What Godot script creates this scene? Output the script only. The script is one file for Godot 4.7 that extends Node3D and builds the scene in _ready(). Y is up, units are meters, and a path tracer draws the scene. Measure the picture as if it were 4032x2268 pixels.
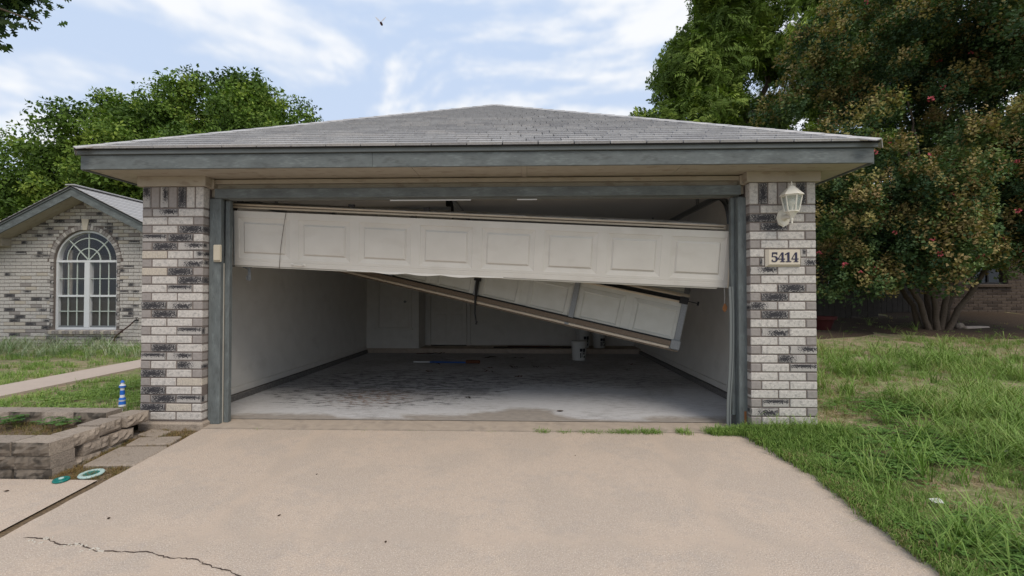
extends Node3D

# ---------------------------------------------------------------- mesh builder
class MB:
	var v := PackedVector3Array()
	var n := PackedVector3Array()
	var uv := PackedVector2Array()
	var col := PackedColorArray()
	var cur := Color.WHITE
	var colored := false
	func tri(a: Vector3, b: Vector3, c: Vector3, o: Vector3, ua := Vector2(), ub := Vector2(), uc := Vector2()) -> void:
		var nn := (c - a).cross(b - a)
		if nn.length_squared() < 1e-16:
			return
		if nn.dot(o) < 0.0:
			var t := b
			b = c
			c = t
			var tu := ub
			ub = uc
			uc = tu
			nn = -nn
		nn = nn.normalized()
		v.append_array([a, b, c])
		n.append_array([nn, nn, nn])
		uv.append_array([ua, ub, uc])
		if colored:
			col.append_array([cur, cur, cur])
	func quad(a: Vector3, b: Vector3, c: Vector3, d: Vector3, o: Vector3, ua := Vector2(0, 0), ub := Vector2(1, 0), uc := Vector2(1, 1), ud := Vector2(0, 1)) -> void:
		tri(a, b, c, o, ua, ub, uc)
		tri(a, c, d, o, ua, uc, ud)
	func stri(a: Vector3, b: Vector3, c: Vector3, na: Vector3, nb: Vector3, nc: Vector3) -> void:
		var nn := (c - a).cross(b - a)
		if nn.length_squared() < 1e-18:
			return
		if nn.dot(na + nb + nc) < 0.0:
			v.append_array([a, c, b])
			n.append_array([na, nc, nb])
		else:
			v.append_array([a, b, c])
			n.append_array([na, nb, nc])
		uv.append_array([Vector2(), Vector2(), Vector2()])
		if colored:
			col.append_array([cur, cur, cur])
	func box(c: Vector3, s: Vector3, b := Basis()) -> void:
		var h := s * 0.5
		for ax in 3:
			var e := [Vector3(1, 0, 0), Vector3(0, 1, 0), Vector3(0, 0, 1)]
			var p: Vector3 = e[ax] * h[ax]
			var q: Vector3 = e[(ax + 1) % 3] * h[(ax + 1) % 3]
			var r: Vector3 = e[(ax + 2) % 3] * h[(ax + 2) % 3]
			for sg in [1.0, -1.0]:
				quad(c + b * (p * sg + q + r), c + b * (p * sg - q + r), c + b * (p * sg - q - r), c + b * (p * sg + q - r), b * (p * sg))
	func span(a: Vector3, z: Vector3) -> void:   # box from corner to corner
		box((a + z) * 0.5, (z - a).abs())
	func bev(c: Vector3, s: Vector3, r: float, b := Basis()) -> void:
		var h := s * 0.5
		var k := h - Vector3(r, r, r)
		var e := [Vector3(1, 0, 0), Vector3(0, 1, 0), Vector3(0, 0, 1)]
		for ax in 3:
			var a1 := (ax + 1) % 3
			var a2 := (ax + 2) % 3
			var q: Vector3 = e[a1] * k[a1]
			var w: Vector3 = e[a2] * k[a2]
			for sg in [1.0, -1.0]:
				var p: Vector3 = e[ax] * h[ax] * sg
				quad(c + b * (p + q + w), c + b * (p - q + w), c + b * (p - q - w), c + b * (p + q - w), b * p)
			for s1 in [1.0, -1.0]:
				for s2 in [1.0, -1.0]:
					var f1: Vector3 = e[a1] * h[a1] * s1 + e[a2] * k[a2] * s2
					var f2: Vector3 = e[a1] * k[a1] * s1 + e[a2] * h[a2] * s2
					var l: Vector3 = e[ax] * k[ax]
					quad(c + b * (f1 + l), c + b * (f1 - l), c + b * (f2 - l), c + b * (f2 + l), b * (e[a1] * s1 + e[a2] * s2))
		for sx in [1.0, -1.0]:
			for sy in [1.0, -1.0]:
				for sz in [1.0, -1.0]:
					var g := Vector3(sx, sy, sz)
					tri(c + b * (Vector3(h.x, k.y, k.z) * g), c + b * (Vector3(k.x, h.y, k.z) * g), c + b * (Vector3(k.x, k.y, h.z) * g), b * g)
	func tube(pts: Array, rad: Array, seg := 8, cap := true) -> void:
		var rings := []
		var m := pts.size()
		var up := Vector3.UP
		for i in m:
			var d: Vector3 = (pts[mini(i + 1, m - 1)] - pts[maxi(i - 1, 0)]).normalized()
			if absf(d.dot(up)) > 0.95:
				up = Vector3(1, 0, 0.3).normalized()
			var x := up.cross(d).normalized()
			var y := d.cross(x).normalized()
			up = y
			var ring := []
			for k in seg:
				var a := TAU * k / seg
				ring.append(x * cos(a) + y * sin(a))
			rings.append(ring)
		for i in m - 1:
			for k in seg:
				var k2 := (k + 1) % seg
				var a: Vector3 = pts[i] + rings[i][k] * rad[i]
				var b: Vector3 = pts[i] + rings[i][k2] * rad[i]
				var c: Vector3 = pts[i + 1] + rings[i + 1][k2] * rad[i + 1]
				var d: Vector3 = pts[i + 1] + rings[i + 1][k] * rad[i + 1]
				stri(a, b, c, rings[i][k], rings[i][k2], rings[i + 1][k2])
				stri(a, c, d, rings[i][k], rings[i + 1][k2], rings[i + 1][k])
		if cap:
			for k in seg:
				var k2 := (k + 1) % seg
				tri(pts[0], pts[0] + rings[0][k] * rad[0], pts[0] + rings[0][k2] * rad[0], pts[0] - pts[1])
				tri(pts[m - 1], pts[m - 1] + rings[m - 1][k] * rad[m - 1], pts[m - 1] + rings[m - 1][k2] * rad[m - 1], pts[m - 1] - pts[m - 2])
	func lathe(c: Vector3, prof: Array, seg := 24, b := Basis()) -> void:   # prof: [radius, height]
		for i in prof.size() - 1:
			var p: Vector2 = prof[i]
			var q: Vector2 = prof[i + 1]
			var sl := Vector2(q.y - p.y, p.x - q.x).normalized()
			for k in seg:
				var a0 := TAU * k / seg
				var a1 := TAU * (k + 1) / seg
				var d0 := Vector3(cos(a0), 0, sin(a0))
				var d1 := Vector3(cos(a1), 0, sin(a1))
				var n0 := b * (d0 * sl.x + Vector3.UP * sl.y)
				var n1 := b * (d1 * sl.x + Vector3.UP * sl.y)
				var A := c + b * (d0 * p.x + Vector3.UP * p.y)
				var B := c + b * (d1 * p.x + Vector3.UP * p.y)
				var C := c + b * (d1 * q.x + Vector3.UP * q.y)
				var D := c + b * (d0 * q.x + Vector3.UP * q.y)
				stri(A, B, C, n0, n1, n1)
				stri(A, C, D, n0, n1, n0)
	func prism(poly: PackedVector2Array, z0: float, z1: float) -> void:   # outline in x,y pushed along z
		var idx := Geometry2D.triangulate_polygon(poly)
		for i in range(0, idx.size(), 3):
			var a := poly[idx[i]]
			var b := poly[idx[i + 1]]
			var c := poly[idx[i + 2]]
			tri(Vector3(a.x, a.y, z1), Vector3(b.x, b.y, z1), Vector3(c.x, c.y, z1), Vector3(0, 0, z1 - z0))
			tri(Vector3(a.x, a.y, z0), Vector3(b.x, b.y, z0), Vector3(c.x, c.y, z0), Vector3(0, 0, z0 - z1))
		var cw := Geometry2D.is_polygon_clockwise(poly)
		for i in poly.size():
			var a := poly[i]
			var b := poly[(i + 1) % poly.size()]
			var o := Vector3(b.y - a.y, a.x - b.x, 0)
			quad(Vector3(a.x, a.y, z0), Vector3(b.x, b.y, z0), Vector3(b.x, b.y, z1), Vector3(a.x, a.y, z1), -o if cw else o)
	func mesh() -> ArrayMesh:
		var arr := []
		arr.resize(Mesh.ARRAY_MAX)
		arr[Mesh.ARRAY_VERTEX] = v
		arr[Mesh.ARRAY_NORMAL] = n
		arr[Mesh.ARRAY_TEX_UV] = uv
		if colored:
			arr[Mesh.ARRAY_COLOR] = col
		var m := ArrayMesh.new()
		m.add_surface_from_arrays(Mesh.PRIMITIVE_TRIANGLES, arr)
		return m

# ---------------------------------------------------------------- scene helpers
var M := {}
var used := {}
var rng := RandomNumberGenerator.new()

func lin(r: float, g: float, b: float) -> Color:
	return Color(r, g, b).linear_to_srgb()

func numbered(called: String) -> String:
	if not used.has(called):
		used[called] = 0
		return called
	used[called] += 1
	return "%s_%03d" % [called, used[called]]

func tag(o: Node, label := "", category := "", group := "", kind := "") -> void:
	if label: o.set_meta("label", label)
	if category: o.set_meta("category", category)
	if group: o.set_meta("group", group)
	if kind: o.set_meta("kind", kind)

func inst(called: String, m: Mesh, mt: Material, parent: Node = null, t := Transform3D()) -> MeshInstance3D:
	var o := MeshInstance3D.new()
	o.mesh = m
	o.material_override = mt
	o.transform = t
	if parent == null:
		o.name = numbered(called)
		add_child(o, true)
	else:
		o.name = called
		parent.add_child(o, true)
	return o

func put(called: String, mb: MB, mt: Material, parent: Node = null, t := Transform3D()) -> MeshInstance3D:
	return inst(called, mb.mesh(), mt, parent, t)

func thing(called: String, label: String, category: String, at := Vector3.ZERO, group := "") -> Node3D:
	var o := Node3D.new()
	o.name = numbered(called)
	o.position = at
	add_child(o, true)
	tag(o, label, category, group)
	return o

func part(called: String, parent: Node, at := Vector3.ZERO) -> Node3D:
	var o := Node3D.new()
	o.name = called
	o.position = at
	parent.add_child(o, true)
	return o

func boxm(a: Vector3, z: Vector3) -> MB:
	var b := MB.new()
	b.span(a, z)
	return b

func bevm(c: Vector3, s: Vector3, r: float) -> MB:
	var b := MB.new()
	b.bev(c, s, r)
	return b

func many(called: String, parent: Node, m: Mesh, mt: Material, ts: Array, cs: Array) -> MultiMeshInstance3D:
	var mm := MultiMesh.new()
	mm.transform_format = MultiMesh.TRANSFORM_3D
	mm.use_colors = true
	mm.mesh = m
	mm.instance_count = ts.size()
	var buf := PackedFloat32Array()
	buf.resize(ts.size() * 16)
	for i in ts.size():
		var t: Transform3D = ts[i]
		var c: Color = cs[i]
		var k := i * 16
		buf[k] = t.basis.x.x; buf[k + 1] = t.basis.y.x; buf[k + 2] = t.basis.z.x; buf[k + 3] = t.origin.x
		buf[k + 4] = t.basis.x.y; buf[k + 5] = t.basis.y.y; buf[k + 6] = t.basis.z.y; buf[k + 7] = t.origin.y
		buf[k + 8] = t.basis.x.z; buf[k + 9] = t.basis.y.z; buf[k + 10] = t.basis.z.z; buf[k + 11] = t.origin.z
		buf[k + 12] = c.r; buf[k + 13] = c.g; buf[k + 14] = c.b; buf[k + 15] = 1.0
	mm.buffer = buf
	var o := MultiMeshInstance3D.new()
	o.multimesh = mm
	o.material_override = mt
	if parent == null:
		o.name = numbered(called)
		add_child(o, true)
	else:
		o.name = called
		parent.add_child(o, true)
	return o

# ---------------------------------------------------------------- textures and materials
func noise(size: int, sd: int, freq: float, oct := 4, kind := FastNoiseLite.TYPE_SIMPLEX_SMOOTH) -> PackedByteArray:
	var f := FastNoiseLite.new()
	f.seed = sd
	f.noise_type = kind
	f.frequency = freq
	f.fractal_octaves = oct
	var im := f.get_seamless_image(size, size)
	im.convert(Image.FORMAT_L8)
	return im.get_data()

func image(w: int, h: int, fn: Callable) -> ImageTexture:   # fn(x, y) gives a linear colour
	var d := PackedByteArray()
	d.resize(w * h * 3)
	var k := 0
	for y in h:
		for x in w:
			var c: Color = fn.call(x, y)
			c = c.linear_to_srgb()
			d[k] = int(clampf(c.r, 0, 1) * 255.0)
			d[k + 1] = int(clampf(c.g, 0, 1) * 255.0)
			d[k + 2] = int(clampf(c.b, 0, 1) * 255.0)
			k += 3
	return ImageTexture.create_from_image(Image.create_from_data(w, h, false, Image.FORMAT_RGB8, d))

func grey_tex(size: int, d: PackedByteArray) -> ImageTexture:
	return ImageTexture.create_from_image(Image.create_from_data(size, size, false, Image.FORMAT_L8, d))

func mat(called: String, c: Color, rough := 0.9, tex: Texture2D = null, scale := 1.0, bump: Texture2D = null, depth := 0.1) -> StandardMaterial3D:
	var m := StandardMaterial3D.new()
	m.resource_name = called
	m.albedo_color = c
	m.roughness = rough
	m.metallic_specular = 0.35
	if tex or bump:
		m.uv1_triplanar = true
		m.uv1_world_triplanar = true
		m.uv1_scale = Vector3.ONE * scale
	if tex:
		m.albedo_texture = tex
	if bump:
		m.heightmap_enabled = true
		m.heightmap_texture = bump
		m.heightmap_scale = depth
	M[called] = m
	return m

func mixc(a: Color, b: Color, t: float) -> Color:
	return a.lerp(b, clampf(t, 0.0, 1.0))

func sm(a: float, b: float, x: float) -> float:
	return smoothstep(a, b, x)

func materials() -> void:
	var S := 256
	var n1 := noise(S, 1, 0.03, 4)
	var n2 := noise(S, 2, 0.09, 3)
	var n3 := noise(S, 3, 0.22, 2)
	var n4 := noise(S, 4, 0.045, 4)
	var nb := grey_tex(S, n2)
	var nf := grey_tex(S, n3)
	# bricks: 1 m of texture, about 4 mm a pixel
	mat("brick_light", Color.WHITE, 0.95, image(S, S, func(x, y):
		var i: int = y * S + x
		var a := n2[i] / 255.0
		var b := n3[i] / 255.0
		var c := Color(0.51, 0.485, 0.455)
		c = mixc(c, Color(0.27, 0.255, 0.25), sm(0.45, 0.72, a * 0.6 + b * 0.4) * 0.8)
		c = mixc(c, Color(0.68, 0.65, 0.61), sm(0.55, 0.8, b) * 0.8)
		return mixc(c, Color(0.14, 0.13, 0.13), sm(0.74, 0.86, n1[i] / 255.0 * 0.5 + b * 0.5) * 0.7)), 1.0, nb, 0.25)
	mat("brick_cream", Color.WHITE, 0.95, image(S, S, func(x, y):
		var i: int = y * S + (x * 3 + 71) % S
		var a := n2[i] / 255.0
		var c := Color(0.48, 0.43, 0.365)
		c = mixc(c, Color(0.30, 0.27, 0.25), sm(0.52, 0.75, a) * 0.6)
		return mixc(c, Color(0.68, 0.65, 0.58), sm(0.6, 0.85, n3[i] / 255.0) * 0.8)), 1.0, nb, 0.25)
	mat("brick_grey", Color.WHITE, 0.95, image(S, S, func(x, y):
		var i: int = y * S + x
		return mixc(Color(0.255, 0.23, 0.22), Color(0.33, 0.305, 0.29), n2[i] / 255.0 * 0.8 + n3[i] / 255.0 * 0.3)), 1.0, nb, 0.15)
	# smeared bricks: charcoal fired onto the middle, the top or one end of a face
	var smears := [["brick_dark_0", 0.5, 0.5, 1.05, 1.05], ["brick_dark_1", 0.46, 0.45, 0.95, 1.0], ["brick_dark_2", 0.55, 0.5, 1.0, 0.9], ["brick_half_0", 0.5, 0.16, 1.0, 0.5], ["brick_half_1", 0.78, 0.5, 0.5, 0.8], ["brick_half_2", 0.35, 0.62, 0.6, 0.6], ["brick_half_3", 0.3, 0.3, 0.5, 0.55]]
	for q in smears:
		var off: int = q[0].hash() % 200
		var bm := mat(q[0], Color.WHITE, 0.95, image(128, 48, func(x, y):
			var u: float = (x / 127.0 - q[1]) / q[3]
			var w: float = (y / 47.0 - q[2]) / q[4]
			var i: int = ((y * 2 + off) % S) * S + (x + off * 3) % S
			var j: int = ((y * 2 + off * 5) % S) * S + (x + off) % S
			var rough: float = sm(0.2, 0.8, n2[i] / 255.0 * 0.6 + n4[j] / 255.0 * 0.25 + n3[j] / 255.0 * 0.15)
			var base := mixc(Color(0.53, 0.505, 0.475), Color(0.25, 0.235, 0.23), sm(0.35, 0.7, n3[i] / 255.0))
			var box: float = maxf(absf(u), absf(w) * 0.92) * 0.75 + Vector2(u, w).length() * 0.25
			var k: float = sm(0.06, -0.09, box - 0.49 + (rough - 0.62) * 1.0)
			return mixc(base, mixc(Color(0.024, 0.024, 0.03), Color(0.11, 0.105, 0.11), sm(0.58, 0.8, n3[j] / 255.0)), k * 0.97)))
		bm.uv1_triplanar = false
	mat("mortar", Color.WHITE, 1.0, image(S, S, func(x, y):
		return mixc(Color(0.145, 0.12, 0.11), Color(0.215, 0.185, 0.168), n3[y * S + x] / 255.0)), 1.0, nf, 0.2)
	# weathered blue grey paint, grain along u and along v
	var W := 512
	var w1 := noise(W, 11, 0.012, 4)
	var w2 := noise(W, 12, 0.05, 3)
	var w3 := noise(W, 13, 0.02, 5)
	var paint := func(a: float, g: float, b: float) -> Color:
		var c := mixc(Color(0.108, 0.122, 0.124), Color(0.150, 0.168, 0.170), b)
		c = mixc(c, Color(0.20, 0.228, 0.23), sm(0.5, 0.78, a * 0.5 + g * 0.5) * 0.65)
		return mixc(c, Color(0.075, 0.080, 0.080), sm(0.55, 0.78, (1.0 - a) * 0.5 + g * 0.5) * 0.55)
	mat("blue_paint", Color.WHITE, 0.75, image(W, W, func(x, y):
		return paint.call(w1[((y * 3) % W) * W + x] / 255.0, w2[((y * 5) % W) * W + x] / 255.0, w3[y * W + x] / 255.0)), 0.45, grey_tex(W, w2), 0.1)
	mat("blue_paint_upright", Color.WHITE, 0.75, image(W, W, func(x, y):
		return paint.call(w1[((x * 4) % W) * W + y] / 255.0 * 0.9, w2[((x * 7) % W) * W + y] / 255.0, w3[x * W + y] / 255.0)), 0.5, grey_tex(W, w2), 0.1)
	mat("dark_paint", Color.WHITE, 0.7, image(S, S, func(x, y):
		return mixc(Color(0.105, 0.118, 0.12), Color(0.135, 0.15, 0.152), n1[((y * 3) % S) * S + x] / 255.0)), 0.5)
	mat("beige_paint", Color.WHITE, 0.8, image(W, W, func(x, y):
		var i: int = y * W + x
		return mixc(mixc(Color(0.415, 0.375, 0.31), Color(0.36, 0.32, 0.262), w3[i] / 255.0), Color(0.25, 0.205, 0.16), sm(0.68, 0.8, w1[((y * 3) % W) * W + x] / 255.0) * 0.5)), 0.5)
	mat("drywall", Color.WHITE, 0.9, image(W, W, func(x, y):
		var i: int = y * W + x
		return mixc(mixc(Color(0.68, 0.66, 0.62), Color(0.61, 0.59, 0.55), w3[i] / 255.0), Color(0.54, 0.52, 0.48), sm(0.7, 0.9, w1[i] / 255.0) * 0.4)), 0.3, grey_tex(W, w2), 0.06)
	mat("ceiling_paint", lin(0.55, 0.53, 0.49), 0.9)
	mat("white_paint", Color.WHITE, 0.5, image(S, S, func(x, y):
		return mixc(Color(0.66, 0.64, 0.60), Color(0.60, 0.575, 0.53), n1[y * S + x] / 255.0)), 0.6)
	mat("door_steel", Color.WHITE, 0.5, image(W, W, func(x, y):
		var i: int = y * W + x
		var c := mixc(Color(0.62, 0.595, 0.55), Color(0.55, 0.525, 0.48), w3[i] / 255.0)
		return mixc(c, Color(0.45, 0.41, 0.36), sm(0.66, 0.85, w1[((y * 2) % W) * W + x] / 255.0) * 0.2)), 0.3)
	mat("door_inside", Color.WHITE, 0.45, image(W, W, func(x, y):
		var i: int = y * W + x
		return mixc(Color(0.55, 0.56, 0.53), Color(0.46, 0.465, 0.43), w3[i] / 255.0)), 0.5)
	mat("steel", Color.WHITE, 0.5, image(S, S, func(x, y):
		return mixc(Color(0.17, 0.18, 0.19), Color(0.29, 0.305, 0.32), n2[y * S + x] / 255.0 * 0.6 + n3[y * S + x] / 255.0 * 0.3)), 2.0)
	M.steel.metallic = 0.5
	mat("black_metal", lin(0.02, 0.02, 0.022), 0.55)
	mat("brown_rail", Color.WHITE, 0.8, image(S, S, func(x, y):
		return mixc(Color(0.10, 0.075, 0.055), Color(0.24, 0.19, 0.145), n2[((y * 6) % S) * S + x] / 255.0)), 1.5)
	mat("cream_rail", Color.WHITE, 0.6, image(S, S, func(x, y):
		return mixc(Color(0.62, 0.54, 0.43), Color(0.48, 0.41, 0.32), n1[((y * 4) % S) * S + x] / 255.0)), 1.0)
	# concrete drive: 3 m of texture
	var C := 1024
	var c1 := noise(C, 21, 0.004, 4)
	var c2 := noise(C, 22, 0.03, 4)
	var c3 := noise(C, 23, 0.25, 2)
	var c4 := noise(C, 24, 0.42, 1)
	mat("drive", Color.WHITE, 0.92, image(C, C, func(x, y):
		var i: int = y * C + x
		var c := mixc(Color(0.50, 0.405, 0.325), Color(0.455, 0.376, 0.308), sm(0.35, 0.7, c1[i] / 255.0))
		c = mixc(c, Color(0.415, 0.345, 0.293), sm(0.45, 0.8, c2[i] / 255.0) * 0.35)
		c = mixc(c, Color(0.36, 0.32, 0.29), sm(0.60, 0.78, c1[((y * 2 + 300) % C) * C + (x + 511) % C] / 255.0 * 0.75 + c2[i] / 255.0 * 0.25) * 0.2)
		c = mixc(c, Color(0.33, 0.275, 0.235), sm(0.58, 0.82, c3[i] / 255.0) * 0.7)
		return mixc(c, Color(0.80, 0.73, 0.64), sm(0.72, 0.9, c4[i] / 255.0) * 0.75)), 0.33, grey_tex(C, c3), 0.4)
	mat("walk", Color.WHITE, 0.92, image(S, S, func(x, y):
		return mixc(Color(0.50, 0.415, 0.35), Color(0.43, 0.36, 0.31), n1[y * S + x] / 255.0 * 0.6 + n3[y * S + x] / 255.0 * 0.4)), 0.6)
	mat("apron", Color.WHITE, 0.92, image(W, W, func(x, y):
		var i: int = y * W + x
		var c := mixc(Color(0.45, 0.375, 0.305), Color(0.35, 0.295, 0.245), w3[i] / 255.0)
		c = mixc(c, Color(0.22, 0.19, 0.165), sm(0.62, 0.85, w1[i] / 255.0) * 0.3)
		return mixc(c, Color(0.5, 0.45, 0.4), sm(0.7, 0.9, w2[i] / 255.0) * 0.4)), 0.6)
	# garage floor: the stains the photograph shows, 5.8 m x 6 m, u along x, v along -z
	var f1 := noise(C, 25, 0.05, 4)
	mat("floor", Color.WHITE, 0.8, image(C, C, func(x, y):
		var u: float = float(x) / C
		var w: float = float(y) / C
		var i: int = y * C + x
		var s: float = f1[((y * 2) % C) * C + x] / 255.0
		var s2: float = c2[((y * 3 + 400) % C) * C + (x + 300) % C] / 255.0
		var s3: float = c3[((y * 2) % C) * C + x] / 255.0
		var big: float = c1[i] / 255.0
		var s4: float = c2[((y * 2 + 77) % C) * C + x / 2] / 255.0
		var rag: float = s * 0.22 + s2 * 0.23 + s3 * 0.2 + s4 * 0.35
		var c := mixc(Color(0.46, 0.455, 0.46), Color(0.30, 0.295, 0.30), sm(0.3, 0.7, s * 0.5 + s3 * 0.5))
		var film: float = sm(0.38, 0.62, big * 0.35 + s2 * 0.35 + s * 0.3 + 0.10 * (1.0 - sm(0.1, 0.45, w)))
		c = mixc(c, Color(0.60, 0.605, 0.625), film * 0.65)
		var d1: float = 1.0 - sm(0.04, 0.34, Vector2((u - 0.28) * 0.9, (w - 0.34) * 1.0).length())
		var d2: float = 1.0 - sm(0.05, 0.32, Vector2((u - 0.70) * 0.75, (w - 0.42) * 2.0).length())
		c = mixc(c, Color(0.045, 0.043, 0.046), sm(0.47 - 0.08 * d1, 0.70 - 0.12 * d1, rag) * sm(0.0, 0.3, d1) * 0.85)
		c = mixc(c, Color(0.075, 0.073, 0.076), sm(0.47 - 0.06 * d2, 0.72 - 0.1 * d2, rag) * sm(0.0, 0.35, d2) * 0.75)
		c = mixc(c, Color(0.25, 0.145, 0.085), sm(0.52, 0.7, s) * (1.0 - sm(0.03, 0.13, Vector2(u - 0.27, w - 0.19).length())) * 0.75)
		c = mixc(c, Color(0.15, 0.12, 0.095), sm(0.52, 0.66, rag) * (sm(0.4, 0.6, w) * (1.0 - sm(0.85, 0.98, w))) * 0.8)
		var px: float = absf(u - 0.475) / 0.035
		var pw: float = absf(w - 0.26) / 0.055
		if px < 1.0 and pw < 1.0:
			c = mixc(c, Color(0.17, 0.17, 0.175), 0.75 * sm(1.0, 0.7, maxf(px, pw)) * (0.5 + 0.5 * s))
		var edge: float = 0.012 + 0.03 * sm(0.35, 0.6, big) + 0.055 * (1.0 - sm(0.02, 0.12, absf(u - 0.58))) + 0.05 * (rag - 0.5)
		c = mixc(c, mixc(Color(0.33, 0.285, 0.24), Color(0.21, 0.185, 0.16), s), (1.0 - sm(edge - 0.02, edge + 0.015, w)) * 0.85)
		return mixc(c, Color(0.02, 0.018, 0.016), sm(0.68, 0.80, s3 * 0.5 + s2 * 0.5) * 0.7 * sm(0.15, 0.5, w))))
	M.floor.uv1_triplanar = false
	# roof granules
	var sh := image(S, S, func(x, y):
		var i: int = y * S + x
		return mixc(mixc(Color(0.50, 0.495, 0.50), Color(0.40, 0.396, 0.402), n1[i] / 255.0), Color(0.66, 0.655, 0.65), sm(0.55, 0.85, n3[i] / 255.0) * 0.5))
	for k in 4:
		var tone: Color = [lin(0.94, 0.94, 0.94), lin(0.84, 0.84, 0.845), lin(0.98, 0.965, 0.95), lin(0.77, 0.77, 0.785)][k]
		mat("shingle_%d" % k, tone, 0.95, sh, 0.9, nf, 0.3)
	mat("felt_black", lin(0.03, 0.03, 0.03), 0.95)
	# earth
	mat("lawn_soil", Color.WHITE, 1.0, image(W, W, func(x, y):
		var i: int = y * W + x
		var c := mixc(Color(0.23, 0.175, 0.11), Color(0.36, 0.29, 0.19), w2[i] / 255.0)
		c = mixc(c, Color(0.15, 0.18, 0.06), sm(0.36, 0.6, w1[i] / 255.0) * 0.75)
		return mixc(c, Color(0.42, 0.35, 0.245), sm(0.62, 0.8, w2[((y * 2) % W) * W + x] / 255.0) * 0.6)), 0.5, grey_tex(W, w2), 2.0)
	mat("bare_soil", Color.WHITE, 1.0, image(W, W, func(x, y):
		var i: int = y * W + x
		var c := mixc(Color(0.085, 0.06, 0.042), Color(0.21, 0.15, 0.095), w2[i] / 255.0)
		return mixc(c, Color(0.34, 0.26, 0.16), sm(0.6, 0.75, w2[((y * 3) % W) * W + (x * 2) % W] / 255.0) * 0.8)), 0.9, grey_tex(W, w2), 2.0)
	mat("mulch", Color.WHITE, 1.0, image(W, W, func(x, y):
		var i: int = y * W + x
		var c := mixc(Color(0.028, 0.020, 0.014), Color(0.085, 0.058, 0.04), w2[i] / 255.0)
		return mixc(c, Color(0.17, 0.12, 0.075), sm(0.62, 0.75, w2[((y * 3) % W) * W + (x * 2) % W] / 255.0) * 0.7)), 0.9)
	# split-face blocks
	for k in 3:
		var bc: Color = [Color(0.37, 0.31, 0.255), Color(0.31, 0.262, 0.218), Color(0.34, 0.285, 0.235)][k]
		mat("block_%d" % k, Color.WHITE, 1.0, image(S, S, func(x, y):
			var i: int = y * S + (x + k * 60) % S
			var c := mixc(bc, bc * 0.72, sm(0.45, 0.75, n3[i] / 255.0))
			c = mixc(c, bc * 1.3, sm(0.6, 0.85, n2[i] / 255.0) * 0.4)
			return mixc(c, Color(0.06, 0.052, 0.044), sm(0.62, 0.85, n1[i] / 255.0) * 0.25)), 1.2, nf, 0.3)
	mat("block_stained", Color.WHITE, 1.0, image(S, S, func(x, y):
		var i: int = y * S + x
		var c := mixc(Color(0.22, 0.185, 0.15), Color(0.12, 0.102, 0.085), n2[i] / 255.0)
		return mixc(c, Color(0.03, 0.027, 0.024), sm(0.46, 0.7, n1[i] / 255.0) * 0.85)), 0.8, nb, 0.5)
	mat("fence_wood", Color.WHITE, 1.0, image(W, W, func(x, y):
		return mixc(Color(0.035, 0.031, 0.028), Color(0.095, 0.086, 0.078), w2[((x * 7) % W) * W + y] / 255.0 * 0.7 + w3[y * W + x] / 255.0 * 0.3)), 0.6)
	mat("bark", Color.WHITE, 1.0, image(S, S, func(x, y):
		return mixc(Color(0.06, 0.045, 0.034), Color(0.17, 0.135, 0.105), n2[((x * 4) % S) * S + y] / 255.0)), 1.0, nb, 1.0)
	mat("brown_brick", Color.WHITE, 1.0, image(S, S, func(x, y):
		return mixc(Color(0.07, 0.053, 0.042), Color(0.125, 0.098, 0.078), n2[y * S + x] / 255.0)), 0.8)
	mat("brown_brick_dark", lin(0.06, 0.046, 0.037), 1.0)
	for k in [["leaf", 0.16], ["grass_blade", 0.2]]:
		var m := mat(k[0], Color.WHITE, 0.55)
		m.vertex_color_use_as_albedo = true
		m.metallic_specular = 0.3
		m.backlight_enabled = true
		m.backlight = Color(0.55, 0.62, 0.3)
		m.cull_mode = BaseMaterial3D.CULL_DISABLED
	mat("flower", lin(0.50, 0.10, 0.12), 0.7)
	mat("window_white", lin(0.68, 0.70, 0.72), 0.45)
	mat("muntin", lin(0.50, 0.56, 0.52), 0.5)
	mat("room_paint", lin(0.42, 0.39, 0.34), 0.9)
	mat("screen_mesh", lin(0.06, 0.06, 0.065), 0.8)
	var g := mat("glass", Color(0.1, 0.11, 0.11, 0.04), 0.03)
	g.transparency = BaseMaterial3D.TRANSPARENCY_ALPHA
	g.metallic_specular = 0.6
	var lg := mat("lamp_glass", Color(0.8, 0.85, 0.82, 0.25), 0.15)
	lg.transparency = BaseMaterial3D.TRANSPARENCY_ALPHA
	mat("lamp_white", lin(0.72, 0.69, 0.61), 0.5)
	mat("bulb_glass", lin(0.7, 0.66, 0.58), 0.3)
	mat("plaque_stone", lin(0.60, 0.54, 0.45), 0.85, nf, 1.0)
	M.plaque_stone.albedo_texture = null
	mat("digit_navy", lin(0.035, 0.035, 0.07), 0.7)
	mat("keypad_plastic", lin(0.52, 0.47, 0.37), 0.6)
	mat("bucket_plastic", lin(0.55, 0.55, 0.53), 0.5)
	mat("label_dark", lin(0.03, 0.03, 0.035), 0.6)
	mat("pole_blue", lin(0.02, 0.09, 0.32), 0.4)
	mat("stake_blue", lin(0.02, 0.13, 0.50), 0.5)
	mat("stake_white", lin(0.66, 0.68, 0.70), 0.5)
	mat("teal", lin(0.01, 0.17, 0.15), 0.35)
	mat("pale_teal", lin(0.42, 0.56, 0.53), 0.4)
	mat("hose_rubber", lin(0.07, 0.035, 0.03), 0.6)
	mat("clay_red", lin(0.06, 0.012, 0.012), 0.6)
	mat("dry_leaf", lin(0.30, 0.14, 0.06), 0.8)
	mat("dead_leaf", lin(0.07, 0.045, 0.03), 0.9)
	mat("scrap_dark", lin(0.045, 0.035, 0.028), 0.9)
	mat("scrap_rust", lin(0.11, 0.045, 0.026), 0.9)
	mat("paper", lin(0.62, 0.62, 0.60), 0.9)
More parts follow.
